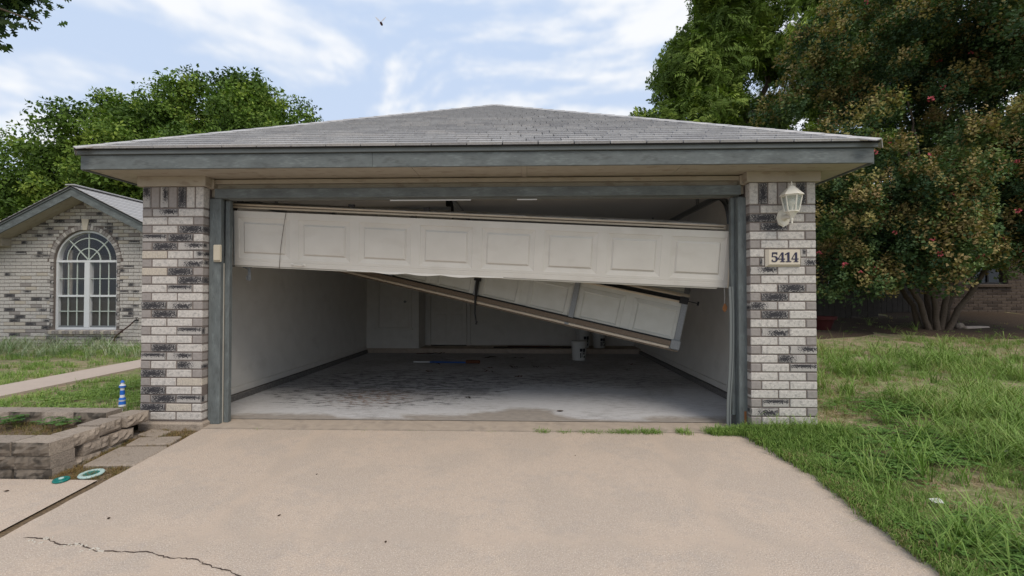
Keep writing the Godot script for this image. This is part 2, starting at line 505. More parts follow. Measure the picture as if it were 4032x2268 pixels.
	mat("rust_stain", lin(0.24, 0.10, 0.04), 0.9)
	mat("vinyl_grey", lin(0.17, 0.185, 0.185), 0.6)
	mat("vinyl_cream", lin(0.42, 0.40, 0.35), 0.6)
	mat("crack_dirt", lin(0.075, 0.055, 0.045), 1.0)
	mat("joint_dirt", Color.WHITE, 1.0, image(S, S, func(x, y):
		return mixc(Color(0.07, 0.052, 0.038), Color(0.24, 0.17, 0.10), n2[y * S + x] / 255.0)), 1.5)
	mat("insect_body", lin(0.05, 0.015, 0.015), 0.5)
	var iw := mat("insect_wing", Color(0.72, 0.68, 0.64, 0.6), 0.5)
	iw.transparency = BaseMaterial3D.TRANSPARENCY_ALPHA
	mat("curb_grey", Color.WHITE, 0.95, image(S, S, func(x, y):
		return mixc(Color(0.10, 0.096, 0.092), Color(0.20, 0.19, 0.18), n2[y * S + x] / 255.0)), 0.8)
	mat("aggregate", lin(0.52, 0.48, 0.42), 0.9)

# ---------------------------------------------------------------- sky
func make_sky() -> ImageTexture:
	var w := 1536
	var h := 768
	var f := FastNoiseLite.new()
	f.seed = 7
	f.frequency = 0.95
	f.fractal_octaves = 7
	f.fractal_gain = 0.58
	var g := FastNoiseLite.new()
	g.seed = 19
	g.frequency = 0.22
	g.fractal_octaves = 3
	var im := Image.create(w, h, false, Image.FORMAT_RGBF)
	for y in h:
		var el := PI * (0.5 - (y + 0.5) / h)
		if el < -0.02:
			im.fill_rect(Rect2i(0, y, w, h - y), Color(0.42, 0.40, 0.36))
			break
		var se := maxf(sin(el), 0.0)
		var ce := cos(el)
		for x in w:
			var az := TAU * ((x + 0.5) / w - 0.5)
			var k := 1.0 / (se + 0.16)
			var p := Vector3(sin(az) * ce * k * 1.5, se * 2.0, -cos(az) * ce * k * 1.5)
			var wx := g.get_noise_3dv(p) * 1.6
			var c := f.get_noise_3d(p.x + wx + 3.1, p.y, p.z * 1.25 - wx)
			var big := g.get_noise_3d(p.x * 0.6 - 9.0, p.y, p.z * 0.6 + 4.0)
			c += 0.34 * f.get_noise_3d(p.x * 3.2 + wx, p.y * 3.0, p.z * 3.2 - wx)
			var cover := smoothstep(-0.30, 0.34, c + 0.40 * big)
			var blue := Color(0.29, 0.43, 0.68).lerp(Color(0.49, 0.58, 0.72), pow(1.0 - se, 3.0))
			var white := Color(0.575, 0.625, 0.70).lerp(Color(0.73, 0.745, 0.77), smoothstep(-0.25, 0.35, c))
			var s := blue.lerp(white, 0.45 + 0.55 * cover)
			im.set_pixel(x, y, s)
	return ImageTexture.create_from_image(im)

# ---------------------------------------------------------------- levels of the land
func drive_y(z: float) -> float:
	return -0.0174 - 0.088 * z

func land_y(x: float, z: float) -> float:
	var d := drive_y(clampf(z, -10.0, 14.0))
	if x > 2.5:
		return d - 0.012
	return d

func sheet(x0: float, x1: float, z0: float, z1: float, step: float, fn: Callable) -> MB:
	var b := MB.new()
	var nx := maxi(1, int(ceil((x1 - x0) / step)))
	var nz := maxi(1, int(ceil((z1 - z0) / step)))
	for i in nx:
		for j in nz:
			var p := []
			for q in [[i, j], [i + 1, j], [i + 1, j + 1], [i, j + 1]]:
				var x: float = lerpf(x0, x1, float(q[0]) / nx)
				var z: float = lerpf(z0, z1, float(q[1]) / nz)
				p.append(Vector3(x, fn.call(x, z), z))
			b.quad(p[0], p[1], p[2], p[3], Vector3.UP)
	return b

func _ready() -> void:
	rng.seed = 5414
	# camera
	var cam := Camera3D.new()
	cam.name = "camera"
	cam.fov = 62.4
	cam.near = 0.05
	cam.far = 500.0
	cam.position = Vector3(0.513, 1.214, 4.39)
	cam.rotation = Vector3(0.0164, 0.0312, 0.0)
	add_child(cam)
	cam.current = true
	# sky and sun
	var env := Environment.new()
	env.background_mode = Environment.BG_SKY
	var sky := Sky.new()
	var pm := PanoramaSkyMaterial.new()
	pm.panorama = make_sky()
	sky.sky_material = pm
	env.sky = sky
	env.tonemap_mode = Environment.TONE_MAPPER_LINEAR
	env.tonemap_exposure = 1.32
	env.sdfgi_enabled = true
	env.ssao_enabled = true
	env.ssil_enabled = true
	var we := WorldEnvironment.new()
	we.name = "world_environment"
	we.environment = env
	add_child(we)
	var sun := DirectionalLight3D.new()
	sun.name = "sun"
	sun.light_energy = 0.5
	sun.light_color = Color(1.0, 0.95, 0.88)
	sun.light_angular_distance = 30.0
	sun.shadow_enabled = true
	add_child(sun)
	sun.look_at_from_position(Vector3(4.5, 10, 6.5), Vector3.ZERO)
	materials()
	setting()
	garage()
	garage_door()
	interior()
	house_wing()
	retaining_wall()
	far_right()
	trees()
	small_things()
	grass()

# ---------------------------------------------------------------- setting
func setting() -> void:
	tag(put("ground", sheet(-220, 220, -220, 220, 22.0, func(_x, z): return -0.45 - 0.088 * clampf(z, 0.0, 20.0)), M.lawn_soil), "", "", "", "structure")
	var lawn := sheet(3.125, 40, -30, 12, 0.75, func(x, z): return land_y(x, z) + 0.02 * sin(x * 1.7 + z) * minf(1.0, (x - 3.125) * 0.5))
	for k in 16:
		var za := -0.02 + k * 0.75
		lawn.quad(Vector3(2.5, land_y(2.6, za), za), Vector3(3.125, land_y(2.6, za), za), Vector3(3.125, land_y(2.6, za + 0.75), za + 0.75), Vector3(2.5, land_y(2.6, za + 0.75), za + 0.75), Vector3.UP)
	tag(put("lawn", lawn, M.lawn_soil), "", "", "", "structure")
	tag(put("mulch", sheet(3.3, 24, -10, -4.7, 0.6, func(x, z): return land_y(x, z) + 0.022 + 0.008 * sin(x * 3.1) + (-0.05 * smoothstep(-5.0 + 0.25 * sin(x * 1.3), -4.7, z))), M.mulch), "", "", "", "structure")
	tag(put("side_lawn", sheet(-50, -3.14, -40, 0.0, 1.2, func(x, z): return 0.085 + 0.015 * sin(x * 1.3 + z * 2.0)), M.lawn_soil), "", "", "", "structure")
	tag(put("garden_bed", sheet(-7, -3.1, -0.0, 0.95, 0.25, func(x, z): return 0.035 + 0.012 * sin(x * 5.0) * sin(z * 7.0)), M.bare_soil), "", "", "", "structure")
	tag(put("soil_strip", sheet(-3.14, -2.49, -0.25, 1.06, 0.1, func(x, z): return drive_y(z) - 0.022 + 0.008 * sin(x * 19.0) * sin(z * 13.0)), M.bare_soil), "", "", "", "structure")
	tag(put("joint_strip", sheet(-2.60, -2.48, 1.02, 9, 0.5, func(_x, z): return drive_y(z) - 0.016), M.joint_dirt), "", "", "", "structure")
	# driveway with an uneven right edge
	var b := MB.new()
	var zs := [0.045]
	while zs[-1] < 9.0:
		zs.append(zs[-1] + 0.08 if zs[-1] < 2.6 else zs[-1] + 0.8)
	for i in zs.size() - 1:
		var e := []
		for z in [zs[i], zs[i + 1]]:
			var xr: float = 2.52 + 0.09 * smoothstep(0.05, 1.1, z) + 0.008 * sin(z * 17.0) + 0.006 * sin(z * 41.0)
			var xl: float = -2.5 + 0.004 * sin(z * 23.0)
			e.append([Vector3(xl, drive_y(z), z), Vector3(xr, drive_y(z), z)])
		b.quad(e[0][0], e[0][1], e[1][1], e[1][0], Vector3.UP)
		var dn := Vector3(0, -0.12, 0)
		b.quad(e[0][0], e[1][0], e[1][0] + dn, e[0][0] + dn, Vector3.LEFT)
		b.quad(e[0][1], e[1][1], e[1][1] + dn, e[0][1] + dn, Vector3.RIGHT)
		if i == 0:
			b.quad(e[0][0], e[0][1], e[0][1] + dn, e[0][0] + dn, Vector3(0, 0, -1))
	var drive := put("driveway", b, M.drive)
	tag(drive, "", "", "", "structure")
	# crack that wanders over the left of the drive
	var pts := [[-2.363, 1.736], [-2.28, 1.735], [-2.177, 1.758], [-2.12, 1.785], [-2.055, 1.798], [-1.98, 1.782], [-1.90, 1.822], [-1.815, 1.848], [-1.72, 1.842], [-1.66, 1.846], [-1.53, 1.844], [-1.47, 1.87], [-1.407, 1.888], [-1.32, 1.892], [-1.247, 1.90], [-1.19, 1.925], [-1.157, 1.937], [-1.10, 1.962], [-1.05, 1.971], [-0.99, 1.995], [-0.941, 2.014], [-0.87, 2.06], [-0.80, 2.10], [-0.74, 2.17]]
	var cr := MB.new()
	var r2 := RandomNumberGenerator.new()
	r2.seed = 3
	var line := []
	for i in pts.size() - 1:
		for k in 4:
			var t := k / 4.0
			line.append(Vector2(lerpf(pts[i][0], pts[i + 1][0], t) + r2.randf_range(-0.006, 0.006), lerpf(pts[i][1], pts[i + 1][1], t) + r2.randf_range(-0.006, 0.006)))
	for i in line.size() - 1:
		var w0 := 0.0016 + 0.003 * absf(sin(i * 0.37))
		var w1 := 0.0016 + 0.003 * absf(sin((i + 1) * 0.37))
		var a: Vector2 = line[i]
		var c: Vector2 = line[i + 1]
		cr.quad(Vector3(a.x, drive_y(a.y - w0) + 0.002, a.y - w0), Vector3(c.x, drive_y(c.y - w1) + 0.002, c.y - w1), Vector3(c.x, drive_y(c.y + w1) + 0.002, c.y + w1), Vector3(a.x, drive_y(a.y + w0) + 0.002, a.y + w0), Vector3.UP)
	put("crack", cr, M.crack_dirt, drive)
	var ag := MB.new()
	for i in 46:
		var s: Array = [[-2.0, 1.80, 0.03], [-1.86, 1.835, 0.045], [-2.22, 1.75, 0.05]][i % 3]
		var x: float = s[0] + r2.randfn(0, s[2])
		var z: float = s[1] + r2.randfn(0, s[2] * 0.35)
		var q := r2.randf_range(0.004, 0.011)
		ag.bev(Vector3(x, drive_y(z) + q * 0.15, z), Vector3(q * 1.4, q, q), q * 0.25, Basis(Vector3.UP, r2.randf() * 3.0))
	put("loose_stones", ag, M.aggregate, drive).set_meta("kind", "stuff")
	tag(put("side_slab", sheet(-9, -2.575, 1.04, 9, 1.0, func(_x, z): return drive_y(z) - 0.003), M.drive), "", "", "", "structure")
	var se := MB.new()
	se.quad(Vector3(-9, drive_y(1.04) - 0.003, 1.04), Vector3(-2.575, drive_y(1.04) - 0.003, 1.04), Vector3(-2.575, drive_y(1.04) - 0.15, 1.04), Vector3(-9, drive_y(1.04) - 0.15, 1.04), Vector3(0, 0, -1))
	tag(put("slab_edge", se, M.walk), "", "", "", "structure")
	# strip of concrete in front of the garage opening
	var ap := MB.new()
	var ax := -2.56
	while ax < 2.559:
		var x2 := minf(ax + 0.1, 2.56)
		var f0 := 0.028 + 0.004 * sin(ax * 13.0)
		var f1 := 0.028 + 0.004 * sin(x2 * 13.0)
		ap.quad(Vector3(ax, 0.0, -0.30), Vector3(x2, 0.0, -0.30), Vector3(x2, -0.012, -0.06), Vector3(ax, -0.012, -0.06), Vector3.UP)
		ap.quad(Vector3(ax, -0.012, -0.06), Vector3(x2, -0.012, -0.06), Vector3(x2, -0.018, f1), Vector3(ax, -0.018, f0), Vector3.UP)
		ap.quad(Vector3(ax, -0.018, f0), Vector3(x2, -0.018, f1), Vector3(x2, -0.2, f1), Vector3(ax, -0.2, f0), Vector3(0, 0, 1))
		ax = x2
	tag(put("apron", ap, M.apron), "", "", "", "structure")
	var wk := MB.new()
	var e0 := [Vector3(-5.85, 0.115, 0.0), Vector3(-5.20, 0.115, 0.0)]
	var e1 := [Vector3(-6.34, 0.115, -5.9), Vector3(-5.68, 0.115, -5.9)]
	wk.quad(e0[0], e0[1], e1[1], e1[0], Vector3.UP)
	for k in 2:
		wk.quad(e0[k], e1[k], e1[k] - Vector3(0, 0.12, 0), e0[k] - Vector3(0, 0.12, 0), Vector3(2 * k - 1, 0, 0))
	tag(put("walkway", wk, M.walk), "", "", "", "structure")

# ---------------------------------------------------------------- garage
const LEFT := ["GHL", "LLG", "GLD", "HDL", "GDH", "CLH", "GLH", "CDG", "GLD", "LHL", "GLL", "DHG", "GDL", "LLG", "GLH", "LLG", "GDL", "HHG", "GLH", "DLG", "GLC", "DLL", "GDH", "DCL", "GLL"]
const RIGHT := ["GLL", "DLG", "GDL", "LLG", "GLL", "LHL", "GHH", "HLG", "GLL", "LDG", "GDL", "HLG", "GDL", "LLG", "GHL", "LLG", "GLH", "LHG", "GLH", "LLG", "GLL", "LLG", "GHL", "HLG", "GLL", "LLG"]

func brick_mat(c: String) -> StandardMaterial3D:
	if c == "D": return M["brick_dark_%d" % (rng.randi() % 3)]
	if c == "H": return M["brick_half_%d" % (rng.randi() % 4)]
	return {"L": M.brick_light, "C": M.brick_cream, "G": M.brick_grey}[c]

func pillar(parent: Node, called: String, x0: float, codes: Array, soldiers: String, plaque: bool) -> void:
	var p := part(called, parent)
	var full := bevm(Vector3(0, 0, -0.0475), Vector3(0.2395, 0.0695, 0.095), 0.005).mesh()
	var head := bevm(Vector3(0, 0, -0.11), Vector3(0.0895, 0.0695, 0.22), 0.005).mesh()
	var sold := bevm(Vector3(0, 0, -0.0475), Vector3(0.0755, 0.196, 0.095), 0.005).mesh()
	put("mortar_core", boxm(Vector3(x0 + 0.006, -0.25, -0.007), Vector3(x0 + 0.594, 2.30, -0.32)), M.mortar, p)
	for k in 7:
		inst("brick", sold, brick_mat(soldiers[k]), p, Transform3D(Basis(), Vector3(x0 + 0.6 / 7.0 * (k + 0.5), 2.148, rng.randf_range(-0.002, 0.002))))
	for i in codes.size():
		var y := 2.042 - 0.08 * (i + 0.5)
		var xs := [0.05, 0.225, 0.475] if i % 2 == 0 else [0.125, 0.375, 0.55]
		for k in 3:
			var hd: bool = (k == 0) if i % 2 == 0 else (k == 2)
			var x: float = x0 + xs[k]
			var t := Transform3D(Basis(Vector3(0, 0, 1), rng.randf_range(-0.004, 0.004)), Vector3(x + rng.randf_range(-0.001, 0.001), y, rng.randf_range(-0.0025, 0.0025)))
			if plaque and (i == 5 or i == 6):
				var lo: float = xs[k] - (0.045 if hd else 0.12)
				var hi: float = xs[k] + (0.045 if hd else 0.12)
				var cuts := [[0.005, 0.131], [0.457, 0.504], [0.514, 0.595]] if i == 5 else [[0.005, 0.085], [0.095, 0.131], [0.457, 0.595]]
				lo = cuts[k][0]
				hi = cuts[k][1]
				t.origin.x = x0 + (lo + hi) * 0.5
				t.basis = Basis().scaled(Vector3((hi - lo) / 0.2395, 1, 1))
				inst("brick", full, brick_mat(codes[i][k]), p, t)
				continue
			inst("brick", head if hd else full, brick_mat(codes[i][k]), p, t)

func garage() -> void:
	var g := thing("garage", "attached garage with hip roof, open doorway and two speckled brick pillars", "garage")
	pillar(g, "brick_pillar", -3.14, LEFT, "HGHGDLL", false)
	pillar(g, "brick_pillar", 2.54, RIGHT, "LDLGLDL", true)
	put("footing", bevm(Vector3(-2.82, -0.10, -0.14), Vector3(0.62, 0.26, 0.36), 0.015), M.block_0, g)
	put("footing", bevm(Vector3(2.84, -0.22, -0.14), Vector3(0.62, 0.26, 0.36), 0.015), M.block_0, g)
	# outer walls, ceiling
	put("side_wall", boxm(Vector3(-3.12, -0.3, -6.3), Vector3(-2.90, 2.46, -0.33)), M.drywall, g)
	put("side_wall", boxm(Vector3(2.90, -0.3, -6.3), Vector3(3.12, 2.46, -0.33)), M.drywall, g)
	put("back_wall", boxm(Vector3(-3.12, -0.3, -6.45), Vector3(3.12, 2.46, -6.305)), M.drywall, g)
	put("ceiling", boxm(Vector3(-3.12, 2.465, -6.45), Vector3(3.12, 2.52, -0.1)), M.ceiling_paint, g)
	# front wall inside: returns beside the opening and beam above
	put("wall_return", boxm(Vector3(-2.90, -0.2, -0.33), Vector3(-2.545, 2.462, -0.23)), M.drywall, g)
	put("wall_return", boxm(Vector3(2.555, -0.2, -0.33), Vector3(2.90, 2.462, -0.23)), M.drywall, g)
	put("beam", boxm(Vector3(-2.545, 2.17, -0.33), Vector3(2.555, 2.462, -0.125)), M.beige_paint, g)
	put("frieze_board", bevm(Vector3(0.0, 2.312, -0.105), Vector3(5.02, 0.042, 0.036), 0.003), M.beige_paint, g)
	for s in [-1.0, 1.0]:
		put("frieze_block", bevm(Vector3(2.525 * s, 2.288, -0.095), Vector3(0.07, 0.09, 0.06), 0.003), M.beige_paint, g)
		put("pillar_cap", bevm(Vector3(2.842 * s, 2.297, -0.09), Vector3(0.66, 0.094, 0.225), 0.003), M.beige_paint, g)
	put("header_board", bevm(Vector3(0.01, 2.193, -0.085), Vector3(4.96, 0.088, 0.075), 0.004), M.blue_paint, g)
	put("header_stop", bevm(Vector3(0.02, 2.157, -0.16), Vector3(4.82, 0.022, 0.07), 0.003), M.vinyl_grey, g)
	for q in [[-0.80, -0.02], [0.42, 0.61]]:
		put("header_seal", bevm(Vector3((q[0] + q[1]) * 0.5, 2.131, -0.124), Vector3(q[1] - q[0], 0.012, 0.006), 0.002), M.window_white, g)
	# jambs
	var jl := part("jamb", g)
	put("jamb_board", bevm(Vector3(-2.478, 1.07, -0.10), Vector3(0.115, 2.16, 0.05), 0.004), M.blue_paint_upright, jl)
	put("jamb_stop", bevm(Vector3(-2.392, 1.065, -0.155), Vector3(0.045, 2.15, 0.05), 0.004), M.blue_paint_upright, jl)
	put("jamb_lining", boxm(Vector3(-2.54, -0.01, -0.229), Vector3(-2.428, 2.15, -0.13)), M.blue_paint_upright, jl)
	put("vinyl_seal", bevm(Vector3(-2.424, 0.76, -0.128), Vector3(0.012, 1.54, 0.02), 0.003), M.vinyl_cream, jl)
	put("seal_backing", boxm(Vector3(-2.418, 1.6, -0.16), Vector3(-2.41, 2.14, -0.13)), M.black_metal, jl)
	var jr := part("jamb", g)
	put("jamb_board", bevm(Vector3(2.512, 1.06, -0.10), Vector3(0.082, 2.14, 0.05), 0.004), M.blue_paint_upright, jr)
	put("jamb_stop", bevm(Vector3(2.447, 1.12, -0.155), Vector3(0.035, 2.04, 0.05), 0.004), M.blue_paint_upright, jr)
	put("jamb_lining", boxm(Vector3(2.466, -0.01, -0.229), Vector3(2.545, 2.15, -0.13)), M.blue_paint_upright, jr)
	put("rust_patch", boxm(Vector3(2.515, 0.03, -0.0745), Vector3(2.535, 0.15, -0.073)), M.rust_stain, jr)
	# loose seal that bends away from the right jamb at the bottom
	var sl := MB.new()
	for i in 24:
		var y0 := 1.30 - i * 0.0545
		var y1 := y0 - 0.0545
		var d0 := 0.006 * sin(i * 0.26) - 0.028 * smoothstep(12, 24, i)
		var d1 := 0.006 * sin((i + 1) * 0.26) - 0.028 * smoothstep(12, 24, i + 1)
		for k in [[2.405, 2.428, -0.125], [2.43, 2.442, -0.118]]:
			sl.quad(Vector3(k[0] + d0, y0, k[2]), Vector3(k[1] + d0, y0, k[2]), Vector3(k[1] + d1, y1, k[2]), Vector3(k[0] + d1, y1, k[2]), Vector3(0, 0, 1))
			sl.quad(Vector3(k[0] + d0, y0, k[2] - 0.012), Vector3(k[1] + d0, y0, k[2] - 0.012), Vector3(k[1] + d1, y1, k[2] - 0.012), Vector3(k[0] + d1, y1, k[2] - 0.012), Vector3(0, 0, -1))
			sl.quad(Vector3(k[0] + d0, y0, k[2]), Vector3(k[0] + d0, y0, k[2] - 0.012), Vector3(k[0] + d1, y1, k[2] - 0.012), Vector3(k[0] + d1, y1, k[2]), Vector3.LEFT)
			sl.quad(Vector3(k[1] + d0, y0, k[2]), Vector3(k[1] + d0, y0, k[2] - 0.012), Vector3(k[1] + d1, y1, k[2] - 0.012), Vector3(k[1] + d1, y1, k[2]), Vector3.RIGHT)
	put("loose_seal", sl, M.vinyl_grey, jr).set_meta("label", "grey rubber seal bent loose from the right jamb")
	# soffit
	var xs := [-3.42, -1.98, -0.5, 0.49, 1.86, 3.42]
	for i in 5:
		put("soffit_panel", boxm(Vector3(xs[i] + 0.002, 2.343, -0.14), Vector3(xs[i + 1] - 0.002, 2.353, 0.305)), M.beige_paint, g)
	put("soffit_batten", bevm(Vector3(0.49, 2.339, 0.09), Vector3(0.045, 0.008, 0.40), 0.002), M.beige_paint, g)
	for s in [-1.0, 1.0]:
		put("side_soffit", boxm(Vector3(3.145 * s, 2.344, -6.3), Vector3(3.425 * s, 2.354, -0.142)), M.beige_paint, g)
	put("soffit_backing", boxm(Vector3(-3.42, 2.357, -0.13), Vector3(3.42, 2.365, 0.30)), M.felt_black, g)
	# fascia boards
	var fb := part("fascia", g)
	put("fascia_board", bevm(Vector3(-2.13, 2.393, 0.312), Vector3(2.606, 0.124, 0.022), 0.003), M.blue_paint, fb)
	put("fascia_board", bevm(Vector3(1.30, 2.393, 0.312), Vector3(4.252, 0.124, 0.022), 0.003), M.blue_paint, fb)
	put("trim_board", bevm(Vector3(0, 2.481, 0.328), Vector3(6.90, 0.046, 0.03), 0.003), M.dark_paint, fb)
	for s in [-1.0, 1.0]:
		put("fascia_board", boxm(Vector3(3.424 * s, 2.331, -6.3), Vector3(3.446 * s, 2.455, 0.297)), M.blue_paint, fb)
		put("trim_board", boxm(Vector3(3.428 * s, 2.458, -6.3), Vector3(3.449 * s, 2.504, 0.311)), M.dark_paint, fb)
	# roof
	var rf := part("roof", g)
	var E := 3.462
	var ey := 2.508
	var ez := 0.36
	var ridge := ey + E * 0.5
	var az := ez - E
	var A := Vector3(-E, ey, ez)
	var B := Vector3(E, ey, ez)
	var T := Vector3(0, ridge, az)
	var T2 := Vector3(0, ridge, -9.0)
	var dk := MB.new()
	var dn := Vector3(0, -0.004, 0)
	dk.tri(A + dn, B + dn, T + dn, Vector3(0, 1, 0.5))
	for s in [-1.0, 1.0]:
		var c := Vector3(E * s, ey, ez)
		var c2 := Vector3(E * s, ey, -9.0)
		dk.quad(c + dn, c2 + dn, T2 + dn, T + dn, Vector3(s, 1, 0))
	dk.quad(A - Vector3(0, 0.012, 0), B - Vector3(0, 0.012, 0), B - Vector3(0, 0.012, 0.06), A - Vector3(0, 0.012, 0.06), Vector3.DOWN)
	put("deck", dk, M.felt_black, rf)
	put("drip_edge", boxm(Vector3(-E + 0.01, ey - 0.014, ez - 0.03), Vector3(E - 0.01, ey - 0.006, ez - 0.002)), M.felt_black, rf)
	var up := Vector3(0, 0.4472136, -0.8944272)
	var nrm := Vector3(0, 0.8944272, 0.4472136)
	var bas := Basis(Vector3.RIGHT, up, nrm)
	var tab := MB.new()
	tab.quad(Vector3(-0.5, 0, 0.019), Vector3(0.5, 0, 0.019), Vector3(0.5, 0.15, 0.002), Vector3(-0.5, 0.15, 0.002), Vector3(0, 0, 1))
	tab.quad(Vector3(-0.5, 0, 0.019), Vector3(0.5, 0, 0.019), Vector3(0.5, 0, -0.003), Vector3(-0.5, 0, -0.003), Vector3(0, -1, 0))
	tab.quad(Vector3(-0.5, 0, 0.019), Vector3(-0.5, 0.15, 0.002), Vector3(-0.5, 0.15, -0.003), Vector3(-0.5, 0, -0.003), Vector3(-1, 0, 0))
	tab.quad(Vector3(0.5, 0, 0.019), Vector3(0.5, 0.15, 0.002), Vector3(0.5, 0.15, -0.003), Vector3(0.5, 0, -0.003), Vector3(1, 0, 0))
	var tabm := tab.mesh()
	var count := 0
	var rest := MB.new()
	for j in 31:
		var s := j * 0.127 - 0.004
		var hw := E - (s + 0.127) * 0.8944272 + 0.015
		if hw < 0.06:
			break
		var off := fmod(j * 0.1525 + [0.0, 0.05, -0.03][j % 3], 0.305)
		var x := -3.66 + off - 0.305
		while x < hw:
			var a := maxf(x + 0.005, -hw)
			var c := minf(x + 0.300, hw)
			x += 0.305
			if c - a < 0.03:
				continue
			var o := A.lerp(B, 0.5) + up * (s + rng.randf_range(-0.003, 0.003)) + Vector3((a + c) * 0.5, 0, 0) + nrm * 0.0005
			var t := Transform3D(Basis(Vector3.RIGHT * (c - a), up.rotated(nrm, rng.randf_range(-0.006, 0.006)), nrm), o)
			if count < 290:
				inst("shingle", tabm, M["shingle_%d" % [0, 0, 1, 2, 0, 3, 1][rng.randi() % 7]], rf, t)
			else:
				for i in range(0, tab.v.size(), 3):
					rest.tri(t * tab.v[i], t * tab.v[i + 1], t * tab.v[i + 2], t.basis.orthonormalized() * tab.n[i])
			count += 1
	put("upper_shingles", rest, M.shingle_1, rf).set_meta("kind", "stuff")
	for sd in [-1.0, 1.0]:
		var h0 := Vector3(E * sd, ey + 0.006, ez)
		var hd: Vector3 = (T - Vector3(E * sd, ey, ez)).normalized()
		var ns := Vector3(sd, 2, 0).normalized()
		var wf := hd.cross(nrm)
		if wf.x * sd > 0.0: wf = -wf
		var ws := hd.cross(ns)
		if ws.z > 0.0: ws = -ws
		var cap := MB.new()
		for w in [[wf, nrm], [ws, ns]]:
			var l0: Vector3 = w[1] * 0.013
			var l1: Vector3 = w[1] * 0.008
			var rr := hd * 0.30
			cap.quad(l0, l0 + w[0] * 0.14, rr + l1 + w[0] * 0.14, rr + l1, w[1])
			cap.quad(l0, l0 + w[0] * 0.14, w[0] * 0.14 + w[1] * 0.004, w[1] * 0.004, -hd)
			cap.quad(l0 + w[0] * 0.14, rr + l1 + w[0] * 0.14, rr + w[0] * 0.14, w[0] * 0.14 + w[1] * 0.004, w[0])
		cap.tri(nrm * 0.013, ns * 0.013, hd * 0.3 + nrm * 0.008, nrm + ns)
		cap.tri(ns * 0.013, hd * 0.3 + nrm * 0.008, hd * 0.3 + ns * 0.008, nrm + ns)
		var capm := cap.mesh()
		var L: float = (T - h0).length()
		var s := 0.0
		while s < L - 0.22:
			inst("hip_cap", capm, M["shingle_%d" % [0, 1, 2, 0][rng.randi() % 4]], rf, Transform3D(Basis(), h0 + hd * s))
			s += 0.215
	put("ridge_cap", bevm(Vector3(0, ridge + 0.012, az - 2.9), Vector3(0.2, 0.03, 5.7), 0.01), M.shingle_1, rf)

# ---------------------------------------------------------------- garage door
func section_mesh(w: float, h: float, sg: float) -> MB:
	var b := MB.new()
	var n := 8
	var cw := w / n
	var F := Vector3(0, 0, 1)
	var y0 := 0.075
	var y1 := h - 0.065
	var mx := 0.046
	b.quad(Vector3(0, 0, 0.002), Vector3(w, 0, 0.002), Vector3(w, 0.042, 0.002), Vector3(0, 0.042, 0.002), F)
	b.quad(Vector3(0, 0.042, 0.002), Vector3(w, 0.042, 0.002), Vector3(w, 0.045, -0.002), Vector3(0, 0.045, -0.002), F)
	b.quad(Vector3(0, 0.045, -0.002), Vector3(w, 0.045, -0.002), Vector3(w, 0.049, 0.0), Vector3(0, 0.049, 0.0), F)
	b.quad(Vector3(0, 0.049, 0), Vector3(w, 0.049, 0), Vector3(w, y0, 0), Vector3(0, y0, 0), F)
	b.quad(Vector3(0, y1, 0), Vector3(w, y1, 0), Vector3(w, h, 0), Vector3(0, h, 0), F)
	for i in n:
		var xa := i * cw
		b.quad(Vector3(xa, y0, 0), Vector3(xa + mx, y0, 0), Vector3(xa + mx, y1, 0), Vector3(xa, y1, 0), F)
		b.quad(Vector3(xa + cw - mx, y0, 0), Vector3(xa + cw, y0, 0), Vector3(xa + cw, y1, 0), Vector3(xa + cw - mx, y1, 0), F)
		var rings := []
		for q in [[0.0, 0.0], [0.004, -0.004], [0.046, -0.013], [0.062, 0.001], [0.066, 0.001]]:
			var l: float = xa + mx + q[0]
			var r: float = xa + cw - mx - q[0]
			var z: float = q[1] * sg
			rings.append([Vector3(l, y0 + q[0], z), Vector3(r, y0 + q[0], z), Vector3(r, y1 - q[0], z), Vector3(l, y1 - q[0], z)])
		for k in rings.size() - 1:
			for e in 4:
				var f := (e + 1) % 4
				b.quad(rings[k][e], rings[k][f], rings[k + 1][f], rings[k + 1][e], F)
		var z4: Array = rings[-1]
		b.quad(z4[0], z4[1], z4[2], z4[3], F)
	var t := -0.042
	b.quad(Vector3(0, 0, t), Vector3(w, 0, t), Vector3(w, h, t), Vector3(0, h, t), -F)
	b.quad(Vector3(0, 0, 0.002), Vector3(w, 0, 0.002), Vector3(w, 0, t), Vector3(0, 0, t), Vector3.DOWN)
	b.quad(Vector3(0, h, 0), Vector3(w, h, 0), Vector3(w, h, t), Vector3(0, h, t), Vector3.UP)
	b.quad(Vector3(0, 0, 0), Vector3(0, h, 0), Vector3(0, h, t), Vector3(0, 0, t), Vector3.LEFT)
	b.quad(Vector3(w, 0, 0), Vector3(w, h, 0), Vector3(w, h, t), Vector3(w, 0, t), Vector3.RIGHT)
	return b

func frame_of(o: Vector3, right: Vector3, up: Vector3) -> Transform3D:
	var x := right.normalized()
	var z := x.cross(up).normalized()
	return Transform3D(Basis(x, z.cross(x).normalized(), z), o)

func section(parent: Node, label: String, t: Transform3D, w: float, h: float, inside: bool) -> Node3D:
	var s := part("door_section", parent)
	s.transform = t
	s.set_meta("label", label)
	put("panel_sheet", section_mesh(w, h, -1.0 if inside else 1.0), M.door_inside if inside else M.door_steel, s)
	if inside:
		for k in 5:
			var x: float = [0.035, 1.22, 2.44, 3.66, w - 0.035][k]
			put("stile", bevm(Vector3(x, h * 0.5, 0.012), Vector3(0.06, h - 0.02, 0.02), 0.003), M.steel, s)
	return s

